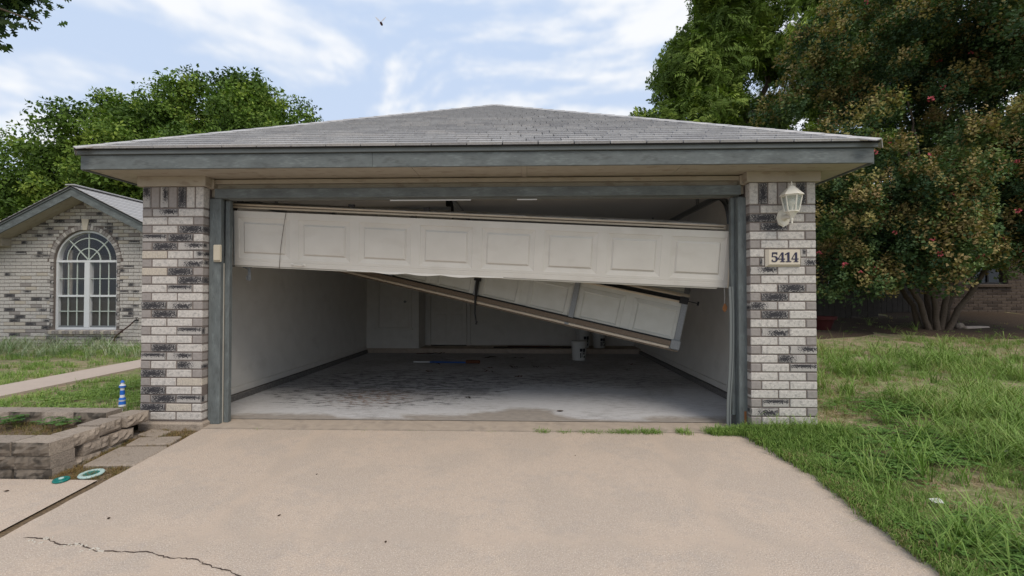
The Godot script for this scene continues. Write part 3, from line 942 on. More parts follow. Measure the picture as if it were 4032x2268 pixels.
func garage_door() -> void:
	var d := thing("garage_door", "broken white sectional garage door hanging crooked in the garage opening", "garage door")
	var TL := Vector3(-2.434, 2.058, -0.22)
	var TR := Vector3(2.454, 1.839, -0.22)
	var BL := Vector3(-2.425, 1.526, -0.30)
	var BR := Vector3(2.448, 1.291, -0.26)
	var w := (BR - BL).length()
	var f := section(d, "front door section with eight raised panels, tilted down to the right", frame_of(BL, BR - BL, (TL - BL) + (TR - BR)), w, 0.54, false)
	# pull handle, pull cord, torn lower lip, brackets
	var hd := MB.new()
	hd.tube([Vector3(0.60, 0.028, 0.0), Vector3(0.605, 0.028, 0.022), Vector3(0.63, 0.026, 0.028), Vector3(0.68, 0.026, 0.028), Vector3(0.705, 0.028, 0.022), Vector3(0.71, 0.028, 0.0)], [0.008, 0.007, 0.006, 0.006, 0.007, 0.008], 6)
	hd.bev(Vector3(0.595, 0.03, 0.004), Vector3(0.03, 0.022, 0.006), 0.002)
	hd.bev(Vector3(0.715, 0.03, 0.004), Vector3(0.03, 0.022, 0.006), 0.002)
	put("handle", hd, M.white_paint, f)
	var cord := MB.new()
	cord.tube([Vector3(0.535, 0.56, 0.006), Vector3(0.51, 0.4, 0.01), Vector3(0.478, 0.18, 0.01), Vector3(0.462, -0.02, 0.007)], [0.0022, 0.0022, 0.0022, 0.0022], 5)
	put("pull_cord", cord, M.dead_leaf, f)
	var lip := MB.new()
	for i in 60:
		var xa := 1.15 + i * 0.026
		var xb := xa + 0.026
		var da := -0.006 - 0.016 * absf(sin(xa * 9.0)) * smoothstep(1.15, 1.6, xa) * (1.0 - smoothstep(2.3, 2.7, xa))
		var db := -0.006 - 0.016 * absf(sin(xb * 9.0)) * smoothstep(1.15, 1.6, xb) * (1.0 - smoothstep(2.3, 2.7, xb))
		lip.quad(Vector3(xa, 0.002, 0.004), Vector3(xb, 0.002, 0.004), Vector3(xb, db, 0.010), Vector3(xa, da, 0.010), Vector3(0, 0, 1))
		lip.quad(Vector3(xa, 0.002, 0.002), Vector3(xb, 0.002, 0.002), Vector3(xb, db, 0.007), Vector3(xa, da, 0.007), Vector3(0, 0, -1))
	put("torn_lip", lip, M.white_paint, f)
	put("edge_channel", bevm(Vector3(-0.004, 0.27, -0.02), Vector3(0.014, 0.545, 0.05), 0.003), M.steel, f)
	put("edge_channel", bevm(Vector3(w + 0.004, 0.27, -0.015), Vector3(0.014, 0.545, 0.045), 0.003), M.cream_rail, f)
	put("bottom_rail", boxm(Vector3(0.0, -0.016, -0.04), Vector3(w - 0.1, -0.002, -0.004)), M.vinyl_cream, f)
	var br := MB.new()
	br.bev(Vector3(0.12, -0.085, -0.05), Vector3(0.03, 0.15, 0.012), 0.003)
	br.bev(Vector3(0.10, -0.02, -0.05), Vector3(0.09, 0.02, 0.02), 0.003)
	br.bev(Vector3(0.10, -0.13, -0.045), Vector3(0.008, 0.05, 0.02), 0.002)
	br.tube([Vector3(0.04, -0.01, -0.045), Vector3(0.11, -0.045, -0.045)], [0.004, 0.004], 5)
	put("corner_bracket", br, M.steel, f)
	put("hinge_plate", bevm(Vector3(0.01, -0.014, -0.03), Vector3(0.09, 0.01, 0.05), 0.003), M.black_metal, f)
	# section folded flat overhead: its cream edge shows above the front section
	var cl := Vector3(-2.474, 2.142, -0.28)
	var crr := Vector3(2.446, 1.899, -0.28)
	var c := section(d, "top door section folded flat overhead, its edge showing", frame_of(cl + Vector3(0, 0.0, 0), crr - cl, Vector3(0, 0.22, -1)), (crr - cl).length(), 0.54, false)
	var ce := MB.new()
	var cw2 := (crr - cl).length()
	ce.bev(Vector3(cw2 * 0.5, -0.006, -0.007), Vector3(cw2, 0.012, 0.016), 0.002)
	ce.bev(Vector3(cw2 * 0.5, -0.008, -0.034), Vector3(cw2, 0.012, 0.018), 0.002)
	put("edge_lip", ce, M.cream_rail, c)
	put("edge_groove", boxm(Vector3(0.02, -0.003, -0.04), Vector3(cw2 - 0.02, -0.001, -0.002)), M.brown_rail, c)
	for k in 3:
		put("hinge", bevm(Vector3([0.12, 1.25, 2.0][k], -0.012, 0.028), Vector3(0.06, 0.02, 0.03), 0.003), M.black_metal, c)
	# bottom section hanging inside, seen from its inner side
	var abr := Vector3(2.155, 0.617, -0.85)
	var e := Vector3(-0.940, 0.209, -0.264).normalized()
	var W := 4.88
	var abl := abr + e * W
	var at := frame_of(abl, -e, Vector3.UP)
	var a := part("door_section", d)
	a.transform = at
	a.set_meta("label", "lower door section hanging askew inside, grey steel stiles on its inner face")
	put("panel_sheet", section_mesh(W, 0.535, -1.0), M.door_inside, a)
	for k in 5:
		var x: float = [0.035, 1.22, 2.44, 3.66, W - 0.035][k]
		put("stile", bevm(Vector3(x, 0.31, 0.012), Vector3(0.062, 0.43, 0.022), 0.003), M.steel, a)
	put("bottom_flange", bevm(Vector3(W * 0.5, 0.062, 0.02), Vector3(W, 0.055, 0.03), 0.004), M.brown_rail, a)
	put("dark_gap", boxm(Vector3(0, 0.085, 0.004), Vector3(W, 0.105, 0.02)), M.felt_black, a)
	put("seal_strip", bevm(Vector3(W * 0.5 - 0.05, 0.016, 0.026), Vector3(W - 0.1, 0.026, 0.024), 0.004), M.cream_rail, a)
	put("seal_lip", bevm(Vector3(W * 0.5, -0.008, 0.016), Vector3(W, 0.012, 0.03), 0.003), M.brown_rail, a)
	put("end_bracket", bevm(Vector3(W - 0.04, 0.06, 0.04), Vector3(0.10, 0.10, 0.012), 0.004), M.steel, a)
	put("seal_clip", bevm(Vector3(W - 1.25, 0.018, 0.038), Vector3(0.05, 0.024, 0.006), 0.002), M.steel, a)
	put("top_rail", bevm(Vector3(W * 0.5, 0.525, 0.012), Vector3(W, 0.022, 0.026), 0.003), M.cream_rail, a)
	put("gap_shade_flange", boxm(Vector3(0, 0.538, -0.04), Vector3(W, 0.580, -0.03)), M.felt_black, a)  # flange coloured black, putting shade into the gap below the middle section
	var ro := MB.new()
	ro.tube([Vector3(W - 0.10, 0.55, 0.03), Vector3(W + 0.09, 0.545, 0.03)], [0.006, 0.006], 6)
	ro.tube([Vector3(W + 0.085, 0.545, 0.03), Vector3(W + 0.105, 0.545, 0.03)], [0.022, 0.022], 12)
	ro.bev(Vector3(W - 0.05, 0.545, 0.02), Vector3(0.09, 0.07, 0.04), 0.004)
	put("roller", ro, M.black_metal, a)
	var sm2 := MB.new()
	sm2.tube([Vector3(2.44, 0.36, 0.03), Vector3(2.45, 0.22, 0.05), Vector3(2.47, 0.05, 0.055), Vector3(2.50, -0.12, 0.05), Vector3(2.535, -0.22, 0.045)], [0.02, 0.018, 0.014, 0.010, 0.009], 6)
	sm2.bev(Vector3(2.44, 0.30, 0.035), Vector3(0.09, 0.05, 0.03), 0.004)
	sm2.tube([Vector3(2.54, -0.21, 0.045), Vector3(2.54, -0.25, 0.045)], [0.012, 0.012], 6)
	put("opener_arm", sm2, M.black_metal, a)
	# section above it, folded back
	var tb: Basis = at.basis
	var ang := deg_to_rad(-38.0)
	var b2 := Basis(tb.x, ang) * tb
	var bo: Vector3 = at * Vector3(0.0, 0.592, -0.03)
	var b := section(d, "middle door section folded back behind the front one", Transform3D(b2, bo), W, 0.535, true)
	put("bottom_rail", bevm(Vector3(W * 0.5, 0.012, 0.01), Vector3(W, 0.022, 0.028), 0.003), M.cream_rail, b)
	put("bottom_lip", bevm(Vector3(W * 0.5 + 0.02, -0.012, 0.02), Vector3(W - 0.04, 0.014, 0.02), 0.003), M.cream_rail, b)
	# tracks and opener
	for s in [-1.0, 1.0]:
		var tr := thing("door_track", ["bent steel overhead door track along the left garage wall", "bent steel overhead door track along the right garage wall"][0 if s < 0 else 1], "track", Vector3(2.53 * s, 0, 0), "overhead door tracks")
		var tm := MB.new()
		var pr := []
		for k in 9:
			var q := PI * 0.5 * k / 8.0
			pr.append(Vector3(0, 1.93 + 0.32 * sin(q), -0.36 - 0.32 * (1.0 - cos(q))))
		pr.append(Vector3(0, 2.25, -3.4))
		for k in pr.size() - 1:
			var p0: Vector3 = pr[k]
			var p1: Vector3 = pr[k + 1]
			var up := (p1 - p0).normalized().cross(Vector3.RIGHT) * 0.03
			tm.quad(p0 - up, p1 - up, p1 + up, p0 + up, Vector3(-s, 0, 0))
			tm.quad(p0 + up, p1 + up, p1 + up - Vector3(s * 0.03, 0, 0), p0 + up - Vector3(s * 0.03, 0, 0), Vector3.UP)
			tm.quad(p0 - up, p1 - up, p1 - up - Vector3(s * 0.03, 0, 0), p0 - up - Vector3(s * 0.03, 0, 0), Vector3.DOWN)
		put("rail", tm, M.steel, tr)
		put("hanger", boxm(Vector3(-0.012, 2.25, -3.3), Vector3(0.012, 2.464, -3.26)), M.steel, tr)
		put("hanger", boxm(Vector3(-0.012, 2.25, -1.3), Vector3(0.012, 2.464, -1.26)), M.steel, tr)
	var op := thing("door_opener", "black overhead door opener with rail along the garage ceiling", "opener", Vector3(-0.32, 2.3, -0.33))
	put("rail", bevm(Vector3(0, 0.0, -1.7), Vector3(0.04, 0.04, 3.38), 0.004), M.steel, op)
	put("motor_box", bevm(Vector3(0, 0.0, -3.55), Vector3(0.28, 0.18, 0.36), 0.03), M.black_metal, op)
	for x in [-0.1, 0.1]:
		put("strap", boxm(Vector3(x - 0.01, 0.085, -3.56), Vector3(x + 0.01, 0.164, -3.53)), M.steel, op)
	var ar := MB.new()
	ar.tube([Vector3(0.0, -0.02, -0.42), Vector3(0.03, -0.12, -0.36), Vector3(0.06, -0.27, -0.22)], [0.018, 0.016, 0.014], 6)
	ar.bev(Vector3(-0.02, -0.06, -0.44), Vector3(0.06, 0.1, 0.05), 0.006)
	put("arm", ar, M.black_metal, op)

# ---------------------------------------------------------------- inside the garage
func interior() -> void:
	var fl := MB.new()
	var x0 := -2.9
	var x1 := 2.9
	for i in 12:
		for j in 12:
			var p := []
			var uvs := []
			for q in [[i, j], [i + 1, j], [i + 1, j + 1], [i, j + 1]]:
				var u: float = q[0] / 12.0
				var w: float = q[1] / 12.0
				p.append(Vector3(lerpf(x0, x1, u), 0.003, lerpf(-0.235, -5.62, w)))
				uvs.append(Vector2(u, w))
			fl.quad(p[0], p[1], p[2], p[3], Vector3.UP, uvs[0], uvs[1], uvs[2], uvs[3])
	tag(put("garage_floor", fl, M.floor), "", "", "", "structure")
	var ld := bevm(Vector3(0, -0.05, -5.96), Vector3(5.8, 0.30, 0.68), 0.01)
	tag(put("floor_ledge", ld, M.apron), "", "", "", "structure")
	for s in [-1.0, 1.0]:
		var cu := MB.new()
		cu.bev(Vector3(2.872 * s, 0.01, -2.95), Vector3(0.056, 0.12, 5.25), 0.008)
		tag(put("wall_curb", cu, M.curb_grey), "", "", "", "structure")
		var bb := thing("baseboard", "white baseboard along the %s garage wall" % ("left" if s < 0 else "right"), "baseboard", Vector3(2.892 * s, 0.072, -2.95), "garage baseboards")
		put("board", bevm(Vector3(-0.006 * s, 0.04, 0), Vector3(0.018, 0.075, 5.3), 0.004), M.white_paint, bb)
	# closet box in the far left corner
	var cb := thing("closet", "small white closet with panelled door in the back left corner of the garage", "closet", Vector3(-2.33, 0.10, -5.95))
	put("box", boxm(Vector3(-0.57, 0.0, -0.35), Vector3(0.55, 2.364, 0.30)), M.drywall, cb)
	var cdoor := part("closet_door", cb, Vector3(0.02, 0.44, 0.30))
	put("leaf", bevm(Vector3(0, 0.72, 0.015), Vector3(0.62, 1.44, 0.03), 0.005), M.white_paint, cdoor)
	for x in [-0.14, 0.14]:
		for y in [0.40, 1.05]:
			put("raised_panel", bevm(Vector3(x, y, 0.032), Vector3(0.17, 0.5, 0.014), 0.005), M.white_paint, cdoor)
	for s in [-1.0, 1.0]:
		put("casing", bevm(Vector3(0.35 * s, 0.72, 0.02), Vector3(0.07, 1.5, 0.04), 0.005), M.white_paint, cdoor)
	put("sill", bevm(Vector3(0, -0.03, 0.03), Vector3(0.80, 0.05, 0.06), 0.005), M.white_paint, cdoor)
	var kn := MB.new()
	kn.lathe(Vector3(0.25, 0.55, 0.03), [Vector2(0.022, 0), Vector2(0.012, 0.012), Vector2(0.012, 0.03), Vector2(0.026, 0.04), Vector2(0.026, 0.055), Vector2(0.0, 0.062)], 12, Basis(Vector3.RIGHT, PI / 2))
	put("knob", kn, M.steel, cdoor)
	# house door in the back wall
	var hd := thing("interior_door", "white panelled house door in the garage back wall", "door", Vector3(-1.24, 0.10, -6.30))
	put("leaf", bevm(Vector3(0, 1.02, 0.02), Vector3(0.80, 2.03, 0.04), 0.005), M.white_paint, hd)
	for x in [-0.18, 0.18]:
		for q in [[0.42, 0.55], [1.08, 0.55], [1.70, 0.35]]:
			put("raised_panel", bevm(Vector3(x, q[0], 0.042), Vector3(0.24, q[1], 0.014), 0.005), M.white_paint, hd)
	for s in [-1.0, 1.0]:
		put("casing", bevm(Vector3(0.45 * s, 1.03, 0.02), Vector3(0.08, 2.08, 0.045), 0.005), M.white_paint, hd)
	put("casing", bevm(Vector3(0, 2.11, 0.02), Vector3(0.98, 0.08, 0.045), 0.005), M.white_paint, hd)
	put("threshold", bevm(Vector3(0, 0.004, 0.04), Vector3(0.8, 0.02, 0.06), 0.004), M.black_metal, hd)
	var kb := MB.new()
	for y in [1.0, 1.14]:
		kb.lathe(Vector3(0.33, y, 0.04), [Vector2(0.03, 0), Vector2(0.03, 0.01), Vector2(0.012, 0.014), Vector2(0.012, 0.03), Vector2(0.026, 0.04), Vector2(0.024, 0.055), Vector2(0.0, 0.062)], 12, Basis(Vector3.RIGHT, PI / 2))
	put("knob", kb, M.steel, hd)
	# buckets
	var spots := [[Vector3(1.50, 0.003, -4.69), 0.145, 0.36, "white paint bucket with dark label standing in front of two others"], [Vector3(1.72, 0.10, -5.93), 0.15, 0.40, "tall white bucket on the back ledge, left of the pair"], [Vector3(2.07, 0.10, -5.90), 0.14, 0.34, "white bucket on the back ledge nearest the right garage wall"]]
	for s in spots:
		var bk := thing("bucket", s[3], "bucket", s[0], "paint buckets in the garage")
		var r: float = s[1]
		var h: float = s[2]
		var bm := MB.new()
		bm.lathe(Vector3.ZERO, [Vector2(0.0, 0.0), Vector2(r * 0.86, 0.0), Vector2(r * 0.88, 0.01), Vector2(r * 0.97, h * 0.72), Vector2(r * 1.03, h * 0.72), Vector2(r * 1.04, h * 0.86), Vector2(r * 0.99, h * 0.86), Vector2(r, h * 0.95)], 28)
		put("body", bm, M.bucket_plastic, bk)
		var lm := MB.new()
		lm.lathe(Vector3(0, h * 0.95, 0), [Vector2(r * 1.05, -0.02), Vector2(r * 1.06, 0.012), Vector2(r * 0.98, 0.018), Vector2(r * 0.9, 0.008), Vector2(0.0, 0.008)], 28)
		put("lid", lm, M.bucket_plastic, bk)
		var lb := MB.new()
		for blk in [[0.15, 0.55, 0.44, 0.62], [0.6, 1.0, 0.46, 0.62], [0.25, 0.5, 0.30, 0.42], [0.62, 0.72, 0.16, 0.42], [0.82, 0.96, 0.14, 0.40], [0.15, 0.42, 0.12, 0.24]]:
			for k in 4:
				var t0: float = lerpf(blk[0], blk[1], k / 4.0) + 0.55
				var t1: float = lerpf(blk[0], blk[1], (k + 1) / 4.0) + 0.55
				var ra: float = r * lerpf(0.88, 0.97, blk[2] / 0.72) + 0.0015
				var rb: float = r * lerpf(0.88, 0.97, blk[3] / 0.72) + 0.0015
				lb.quad(Vector3(cos(t0) * ra, h * blk[2], sin(t0) * ra), Vector3(cos(t1) * ra, h * blk[2], sin(t1) * ra), Vector3(cos(t1) * rb, h * blk[3], sin(t1) * rb), Vector3(cos(t0) * rb, h * blk[3], sin(t0) * rb), Vector3(cos(t0), 0, sin(t0)))
		put("label_print", lb, M.label_dark, bk)
		var hn := MB.new()
		var hp := []
		for k in 13:
			var q := PI * k / 12.0
			hp.append(Vector3(-cos(q) * r * 1.06, h * 0.84 - sin(q) * 0.11, r * 0.55 * sin(q) + 0.02))
		var hr := []
		hr.resize(13)
		hr.fill(0.003)
		hn.tube(hp, hr, 5)
		put("bail", hn, M.steel, bk)
	# pole and rubbish on the floor
	var pl := thing("broom_pole", "blue and white broom pole lying across the garage floor", "pole", Vector3(-1.53, 0.024, -4.13))
	var pa := MB.new()
	pa.tube([Vector3(0.30, 0, 0.0), Vector3(0.95, 0, 0.03)], [0.014, 0.014], 8)
	put("handle", pa, M.pole_blue, pl)
	var pb := MB.new()
	pb.tube([Vector3(0.0, 0, -0.02), Vector3(0.30, 0, 0.0)], [0.012, 0.012], 8)
	put("grip", pb, M.stake_white, pl)
	put("brush_head", bevm(Vector3(1.08, 0.012, 0.03), Vector3(0.26, 0.06, 0.06), 0.015), M.scrap_rust, pl)
	var pk := thing("lumber", "dark length of scrap lumber lying along the back ledge", "lumber", Vector3(0.75, 0.10, -5.78))
	put("plank", bevm(Vector3(0, 0.018, 0), Vector3(1.9, 0.034, 0.06), 0.004), M.scrap_dark, pk, Transform3D(Basis(Vector3.UP, 0.04), Vector3.ZERO))
	put("plank", bevm(Vector3(-0.2, 0.04, 0.01), Vector3(0.9, 0.012, 0.05), 0.003), M.scrap_rust, pk, Transform3D(Basis(Vector3.UP, -0.07), Vector3.ZERO))
	var r3 := RandomNumberGenerator.new()
	r3.seed = 12
	for i in 26:
		var sp: Vector3
		if i < 5:
			sp = Vector3([-1.65, -1.45, -1.3, -0.2, 0.35][i], 0.004, [-5.5, -5.48, -5.52, -4.9, -4.85][i])
		elif i < 16:
			sp = Vector3(r3.randfn(0.1, 0.7), 0.004, r3.randfn(-3.5, 0.35))
		else:
			sp = Vector3(r3.randf_range(-2.4, 2.5), 0.004, r3.randf_range(-5.2, -1.2))
		var sc := MB.new()
		var L := r3.randf_range(0.05, 0.16) if i >= 5 else r3.randf_range(0.2, 0.35)
		var Wd := L * r3.randf_range(0.2, 0.45)
		var prev := []
		for k in 7:
			var t := k / 6.0
			var wd := Wd * sin(PI * clampf(t * 0.9 + 0.05, 0, 1)) * r3.randf_range(0.6, 1.0)
			var c := Vector3((t - 0.5) * L, 0.006 + 0.02 * r3.randf(), 0)
			var now := [c + Vector3(0, 0, wd * 0.5), c - Vector3(0, 0, wd * 0.5)]
			if k:
				sc.quad(prev[0], now[0], now[1], prev[1], Vector3.UP)
				sc.quad(prev[0] - Vector3(0, 0.006, 0), now[0] - Vector3(0, 0.006, 0), now[1] - Vector3(0, 0.006, 0), prev[1] - Vector3(0, 0.006, 0), Vector3.DOWN)
			prev = now
		var o := put("floor_scrap", sc, [M.scrap_dark, M.scrap_dark, M.scrap_rust, M.dead_leaf][r3.randi() % 4], null, Transform3D(Basis(Vector3.UP, r3.randf_range(-0.5, 0.5)), sp))
		tag(o, "small dark scrap of litter lying on the garage floor", "litter", "litter scattered on the garage floor")
	var lf := small_leaf(0.07, M.dead_leaf)
	lf.position = Vector3(0.86, 0.004, -0.62)
	tag(lf, "single curled brown leaf on the pale front of the garage floor", "leaf")

func small_leaf(L: float, m: Material) -> MeshInstance3D:
	var b := MB.new()
	var prev := []
	for k in 7:
		var t := k / 6.0
		var wd := L * 0.28 * sin(PI * clampf(t, 0.03, 0.97))
		var y := 0.25 * L * (t - 0.5) * (t - 0.5) * 2.0
		var now := [Vector3((t - 0.5) * L, y + wd * 0.6, wd), Vector3((t - 0.5) * L, y, 0), Vector3((t - 0.5) * L, y + wd * 0.5, -wd)]
		if k:
			for q in 2:
				b.quad(prev[q], now[q], now[q + 1], prev[q + 1], Vector3.UP)
				b.quad(prev[q] - Vector3(0, 0.0012, 0), now[q] - Vector3(0, 0.0012, 0), now[q + 1] - Vector3(0, 0.0012, 0), prev[q + 1] - Vector3(0, 0.0012, 0), Vector3.DOWN)
		prev = now
	return put("fallen_leaf", b, m)

# ---------------------------------------------------------------- house wing with the arched window
func house_wing() -> void:
	var hw := thing("house_wing", "brick house wing with gable roof and arched white window, left of the garage", "house", Vector3(-9.42, 0, -6.0))
	# local: x right, y up, z towards the street; brick face at z = 0
	var xl := -2.7
	var xr := 2.2
	var wx := 0.725      # half width of the window opening
	var wb := 0.45       # sill
	var ws := 1.97       # spring line of the arch
	var px := 0.07       # ridge
	var py := 3.44       # wall top under the ridge
	var top := func(x: float) -> float: return py - 0.5 * absf(x - px)
	var wall := part("wall", hw)
	var wm := MB.new()
	for s in [-1.0, 1.0]:
		var poly := PackedVector2Array()
		var e: float = xl if s < 0 else xr
		poly.append(Vector2(0, -0.3))
		poly.append(Vector2(e, -0.3))
		poly.append(Vector2(e, top.call(e)))
		if s < 0: poly.append(Vector2(px, py))
		poly.append(Vector2(0, top.call(0.0)))
		for k in 13:
			var q := PI * 0.5 * k / 12.0
			poly.append(Vector2(s * (wx + 0.0) * sin(q), ws + wx * cos(q)))
		poly.append(Vector2(s * wx, wb))
		poly.append(Vector2(0, wb))
		wm.prism(poly, -0.24, -0.008)
	put("mortar_core", wm, M.mortar, wall)
	var bm := bevm(Vector3(0, 0, -0.04), Vector3(1, 0.068, 0.09), 0.005).mesh()
	var kinds := "LLLCLHGLLDLHLGLLHC"
	var count := 0
	var rest := MB.new()
	var r4 := RandomNumberGenerator.new()
	r4.seed = 77
	var cells := []
	for i in 44:
		var y := 3.22 - 0.08 * i
		if y < -0.1: break
		var lim0: float = maxf(xl + 0.01, px - (py - y - 0.04) * 2.0)
		var lim1: float = minf(xr - 0.01, px + (py - y - 0.04) * 2.0)
		var x := -3.0 + (0.125 if i % 2 else 0.0)
		while x < xr:
			var spans := [[maxf(x + 0.005, lim0), minf(x + 0.245, lim1)]]
			x += 0.25
			# leave out the opening with its brick surround
			var ex := -1.0
			if y > wb - 0.1 and y < ws: ex = wx + 0.085
			elif y >= ws and y < ws + wx + 0.12: ex = sqrt(maxf(0.0, (wx + 0.12) * (wx + 0.12) - (y - ws - 0.035) * (y - ws - 0.035))) if y - ws > 0.035 else wx + 0.12
			if y < wb + 0.02 and y > wb - 0.1: ex = wx + 0.17
			for sp in spans.duplicate():
				var parts := [sp]
				if ex > 0.0:
					parts = [[sp[0], minf(sp[1], -ex)], [maxf(sp[0], ex), sp[1]]]
				for q in parts:
					if q[1] - q[0] > 0.03:
						cells.append([q[0], q[1], y])
	cells.sort_custom(func(a, b): return (1 if a[0] > -1.95 and a[1] < 1.35 else 0) > (1 if b[0] > -1.95 and b[1] < 1.35 else 0))
	for c in cells:
		var t := Transform3D(Basis().scaled(Vector3(c[1] - c[0], 1, 1)), Vector3((c[0] + c[1]) * 0.5, c[2], r4.randf_range(-0.002, 0.002)))
		var kd := kinds[r4.randi() % kinds.length()]
		if count < 270:
			inst("brick", bm, brick_mat(kd), wall, t)
		else:
			rest.box(t.origin + Vector3(0, 0, -0.04), Vector3(c[1] - c[0], 0.068, 0.09))
		count += 1
	if rest.v.size(): put("farther_bricks", rest, M.brick_light, wall).set_meta("kind", "stuff")
	# brick surround of the arch, jambs and sill
	var vb := bevm(Vector3.ZERO, Vector3(0.066, 0.098, 0.10), 0.004).mesh()
	for k in 33:
		var q := PI * (k + 0.5) / 33.0
		var dir := Vector3(cos(q), sin(q), 0)
		if absf(dir.x) < 0.08: continue
		inst("arch_brick", vb, [M.brick_grey, M.brick_grey, M.brick_light][k % 3], wall, Transform3D(Basis(Vector3(0, 0, 1), q - PI / 2), Vector3(0, ws, -0.035) + dir * (wx + 0.058)))
	var jb := bevm(Vector3.ZERO, Vector3(0.07, 0.068, 0.10), 0.004).mesh()
	for s in [-1.0, 1.0]:
		for k in 18:
			inst("jamb_brick", jb, [M.brick_grey, M.brick_light, M.brick_grey, M.brick_half_1][(k * 3 + (1 if s > 0 else 0)) % 4], wall, Transform3D(Basis(), Vector3(s * (wx + 0.042), ws - 0.05 - k * 0.08, -0.035)))
	var sb := bevm(Vector3.ZERO, Vector3(0.072, 0.075, 0.16), 0.005).mesh()
	for k in 21:
		inst("sill_brick", sb, [M.brick_grey, M.brick_cream, M.brick_grey][k % 3], wall, Transform3D(Basis(Vector3.RIGHT, 0.12), Vector3(-0.80 + k * 0.08, wb - 0.045, 0.01)))
	var ks := MB.new()
	ks.prism(PackedVector2Array([Vector2(-0.045, ws + wx + 0.0), Vector2(0.045, ws + wx + 0.0), Vector2(0.085, ws + wx + 0.25), Vector2(-0.085, ws + wx + 0.25)]), -0.06, 0.025)
	put("keystone", ks, M.plaque_stone, wall)
	# soldier bricks under the ridge
	var so := bevm(Vector3(0, 0, -0.04), Vector3(0.068, 0.19, 0.09), 0.005).mesh()
	for k in 9:
		var x := -0.34 + k * 0.08
		if top.call(x) - 0.02 > 3.28 + 0.1 - 0.02:
			inst("brick", so, [M.brick_dark_0, M.brick_light, M.brick_half_0][k % 3], wall, Transform3D(Basis(), Vector3(x, 3.36 - 0.03, 0.0)))
	# window
	var wn := part("window", hw, Vector3(0, 0, -0.10))
	var fr := MB.new()
	fr.span(Vector3(-wx, wb, -0.05), Vector3(-wx + 0.05, ws, 0.05))
	fr.span(Vector3(wx - 0.05, wb, -0.05), Vector3(wx, ws, 0.05))
	fr.span(Vector3(-wx + 0.051, wb, -0.05), Vector3(wx - 0.051, wb + 0.05, 0.05))
	fr.span(Vector3(-wx, ws + 0.001, -0.05), Vector3(wx, ws + 0.05, 0.055))
	fr.span(Vector3(-0.06, wb + 0.051, -0.05), Vector3(0.06, ws - 0.001, 0.056))
	for k in 24:
		var q0 := PI * k / 24.0
		var q1 := PI * (k + 1) / 24.0
		for z in [0.05, -0.05]:
			fr.quad(Vector3(cos(q0) * wx, ws + 0.05 + sin(q0) * (wx - 0.05), z), Vector3(cos(q1) * wx, ws + 0.05 + sin(q1) * (wx - 0.05), z), Vector3(cos(q1) * (wx - 0.05), ws + 0.05 + sin(q1) * (wx - 0.1), z), Vector3(cos(q0) * (wx - 0.05), ws + 0.05 + sin(q0) * (wx - 0.1), z), Vector3(0, 0, z))
		fr.quad(Vector3(cos(q0) * (wx - 0.05), ws + 0.05 + sin(q0) * (wx - 0.1), 0.05), Vector3(cos(q1) * (wx - 0.05), ws + 0.05 + sin(q1) * (wx - 0.1), 0.05), Vector3(cos(q1) * (wx - 0.05), ws + 0.05 + sin(q1) * (wx - 0.1), -0.05), Vector3(cos(q0) * (wx - 0.05), ws + 0.05 + sin(q0) * (wx - 0.1), -0.05), -Vector3(cos(q0), sin(q0), 0))
	put("frame", fr, M.window_white, wn)
	var mid := (wb + ws) * 0.5
	for s in [-1.0, 1.0]:
		var cx: float = s * (wx - 0.05 + 0.06) * 0.5
		put("meeting_rail", boxm(Vector3(cx - 0.305, mid - 0.02, -0.03), Vector3(cx + 0.305, mid + 0.025, 0.045)), M.window_white, wn)
		put("bottom_rail", boxm(Vector3(cx - 0.305, wb + 0.051, -0.02), Vector3(cx + 0.305, wb + 0.09, 0.03)), M.steel, wn)
		for lv in [[wb + 0.09, mid - 0.02], [mid + 0.025, ws]]:
			for k in 2:
				var x: float = cx - 0.305 + 0.61 * (k + 1) / 3.0
				put("muntin", boxm(Vector3(x - 0.009, lv[0], 0.0), Vector3(x + 0.009, lv[1], 0.02)), M.muntin, wn)
			var y: float = (lv[0] + lv[1]) * 0.5
			put("muntin", boxm(Vector3(cx - 0.305, y - 0.009, 0.002), Vector3(cx + 0.305, y + 0.009, 0.022)), M.muntin, wn)
		var pn := MB.new()
		pn.quad(Vector3(cx - 0.31, wb + 0.05, 0.008), Vector3(cx + 0.31, wb + 0.05, 0.008), Vector3(cx + 0.31, ws, 0.008), Vector3(cx - 0.31, ws, 0.008), Vector3(0, 0, 1))
		put("pane", pn, M.glass, wn)
		var scn := MB.new()
		scn.quad(Vector3(cx - 0.305, wb + 0.09, -0.02), Vector3(cx + 0.305, wb + 0.09, -0.02), Vector3(cx + 0.305, mid - 0.02, -0.02), Vector3(cx - 0.305, mid - 0.02, -0.02), Vector3(0, 0, 1))
		put("insect_screen", scn, M.screen_mesh, wn)
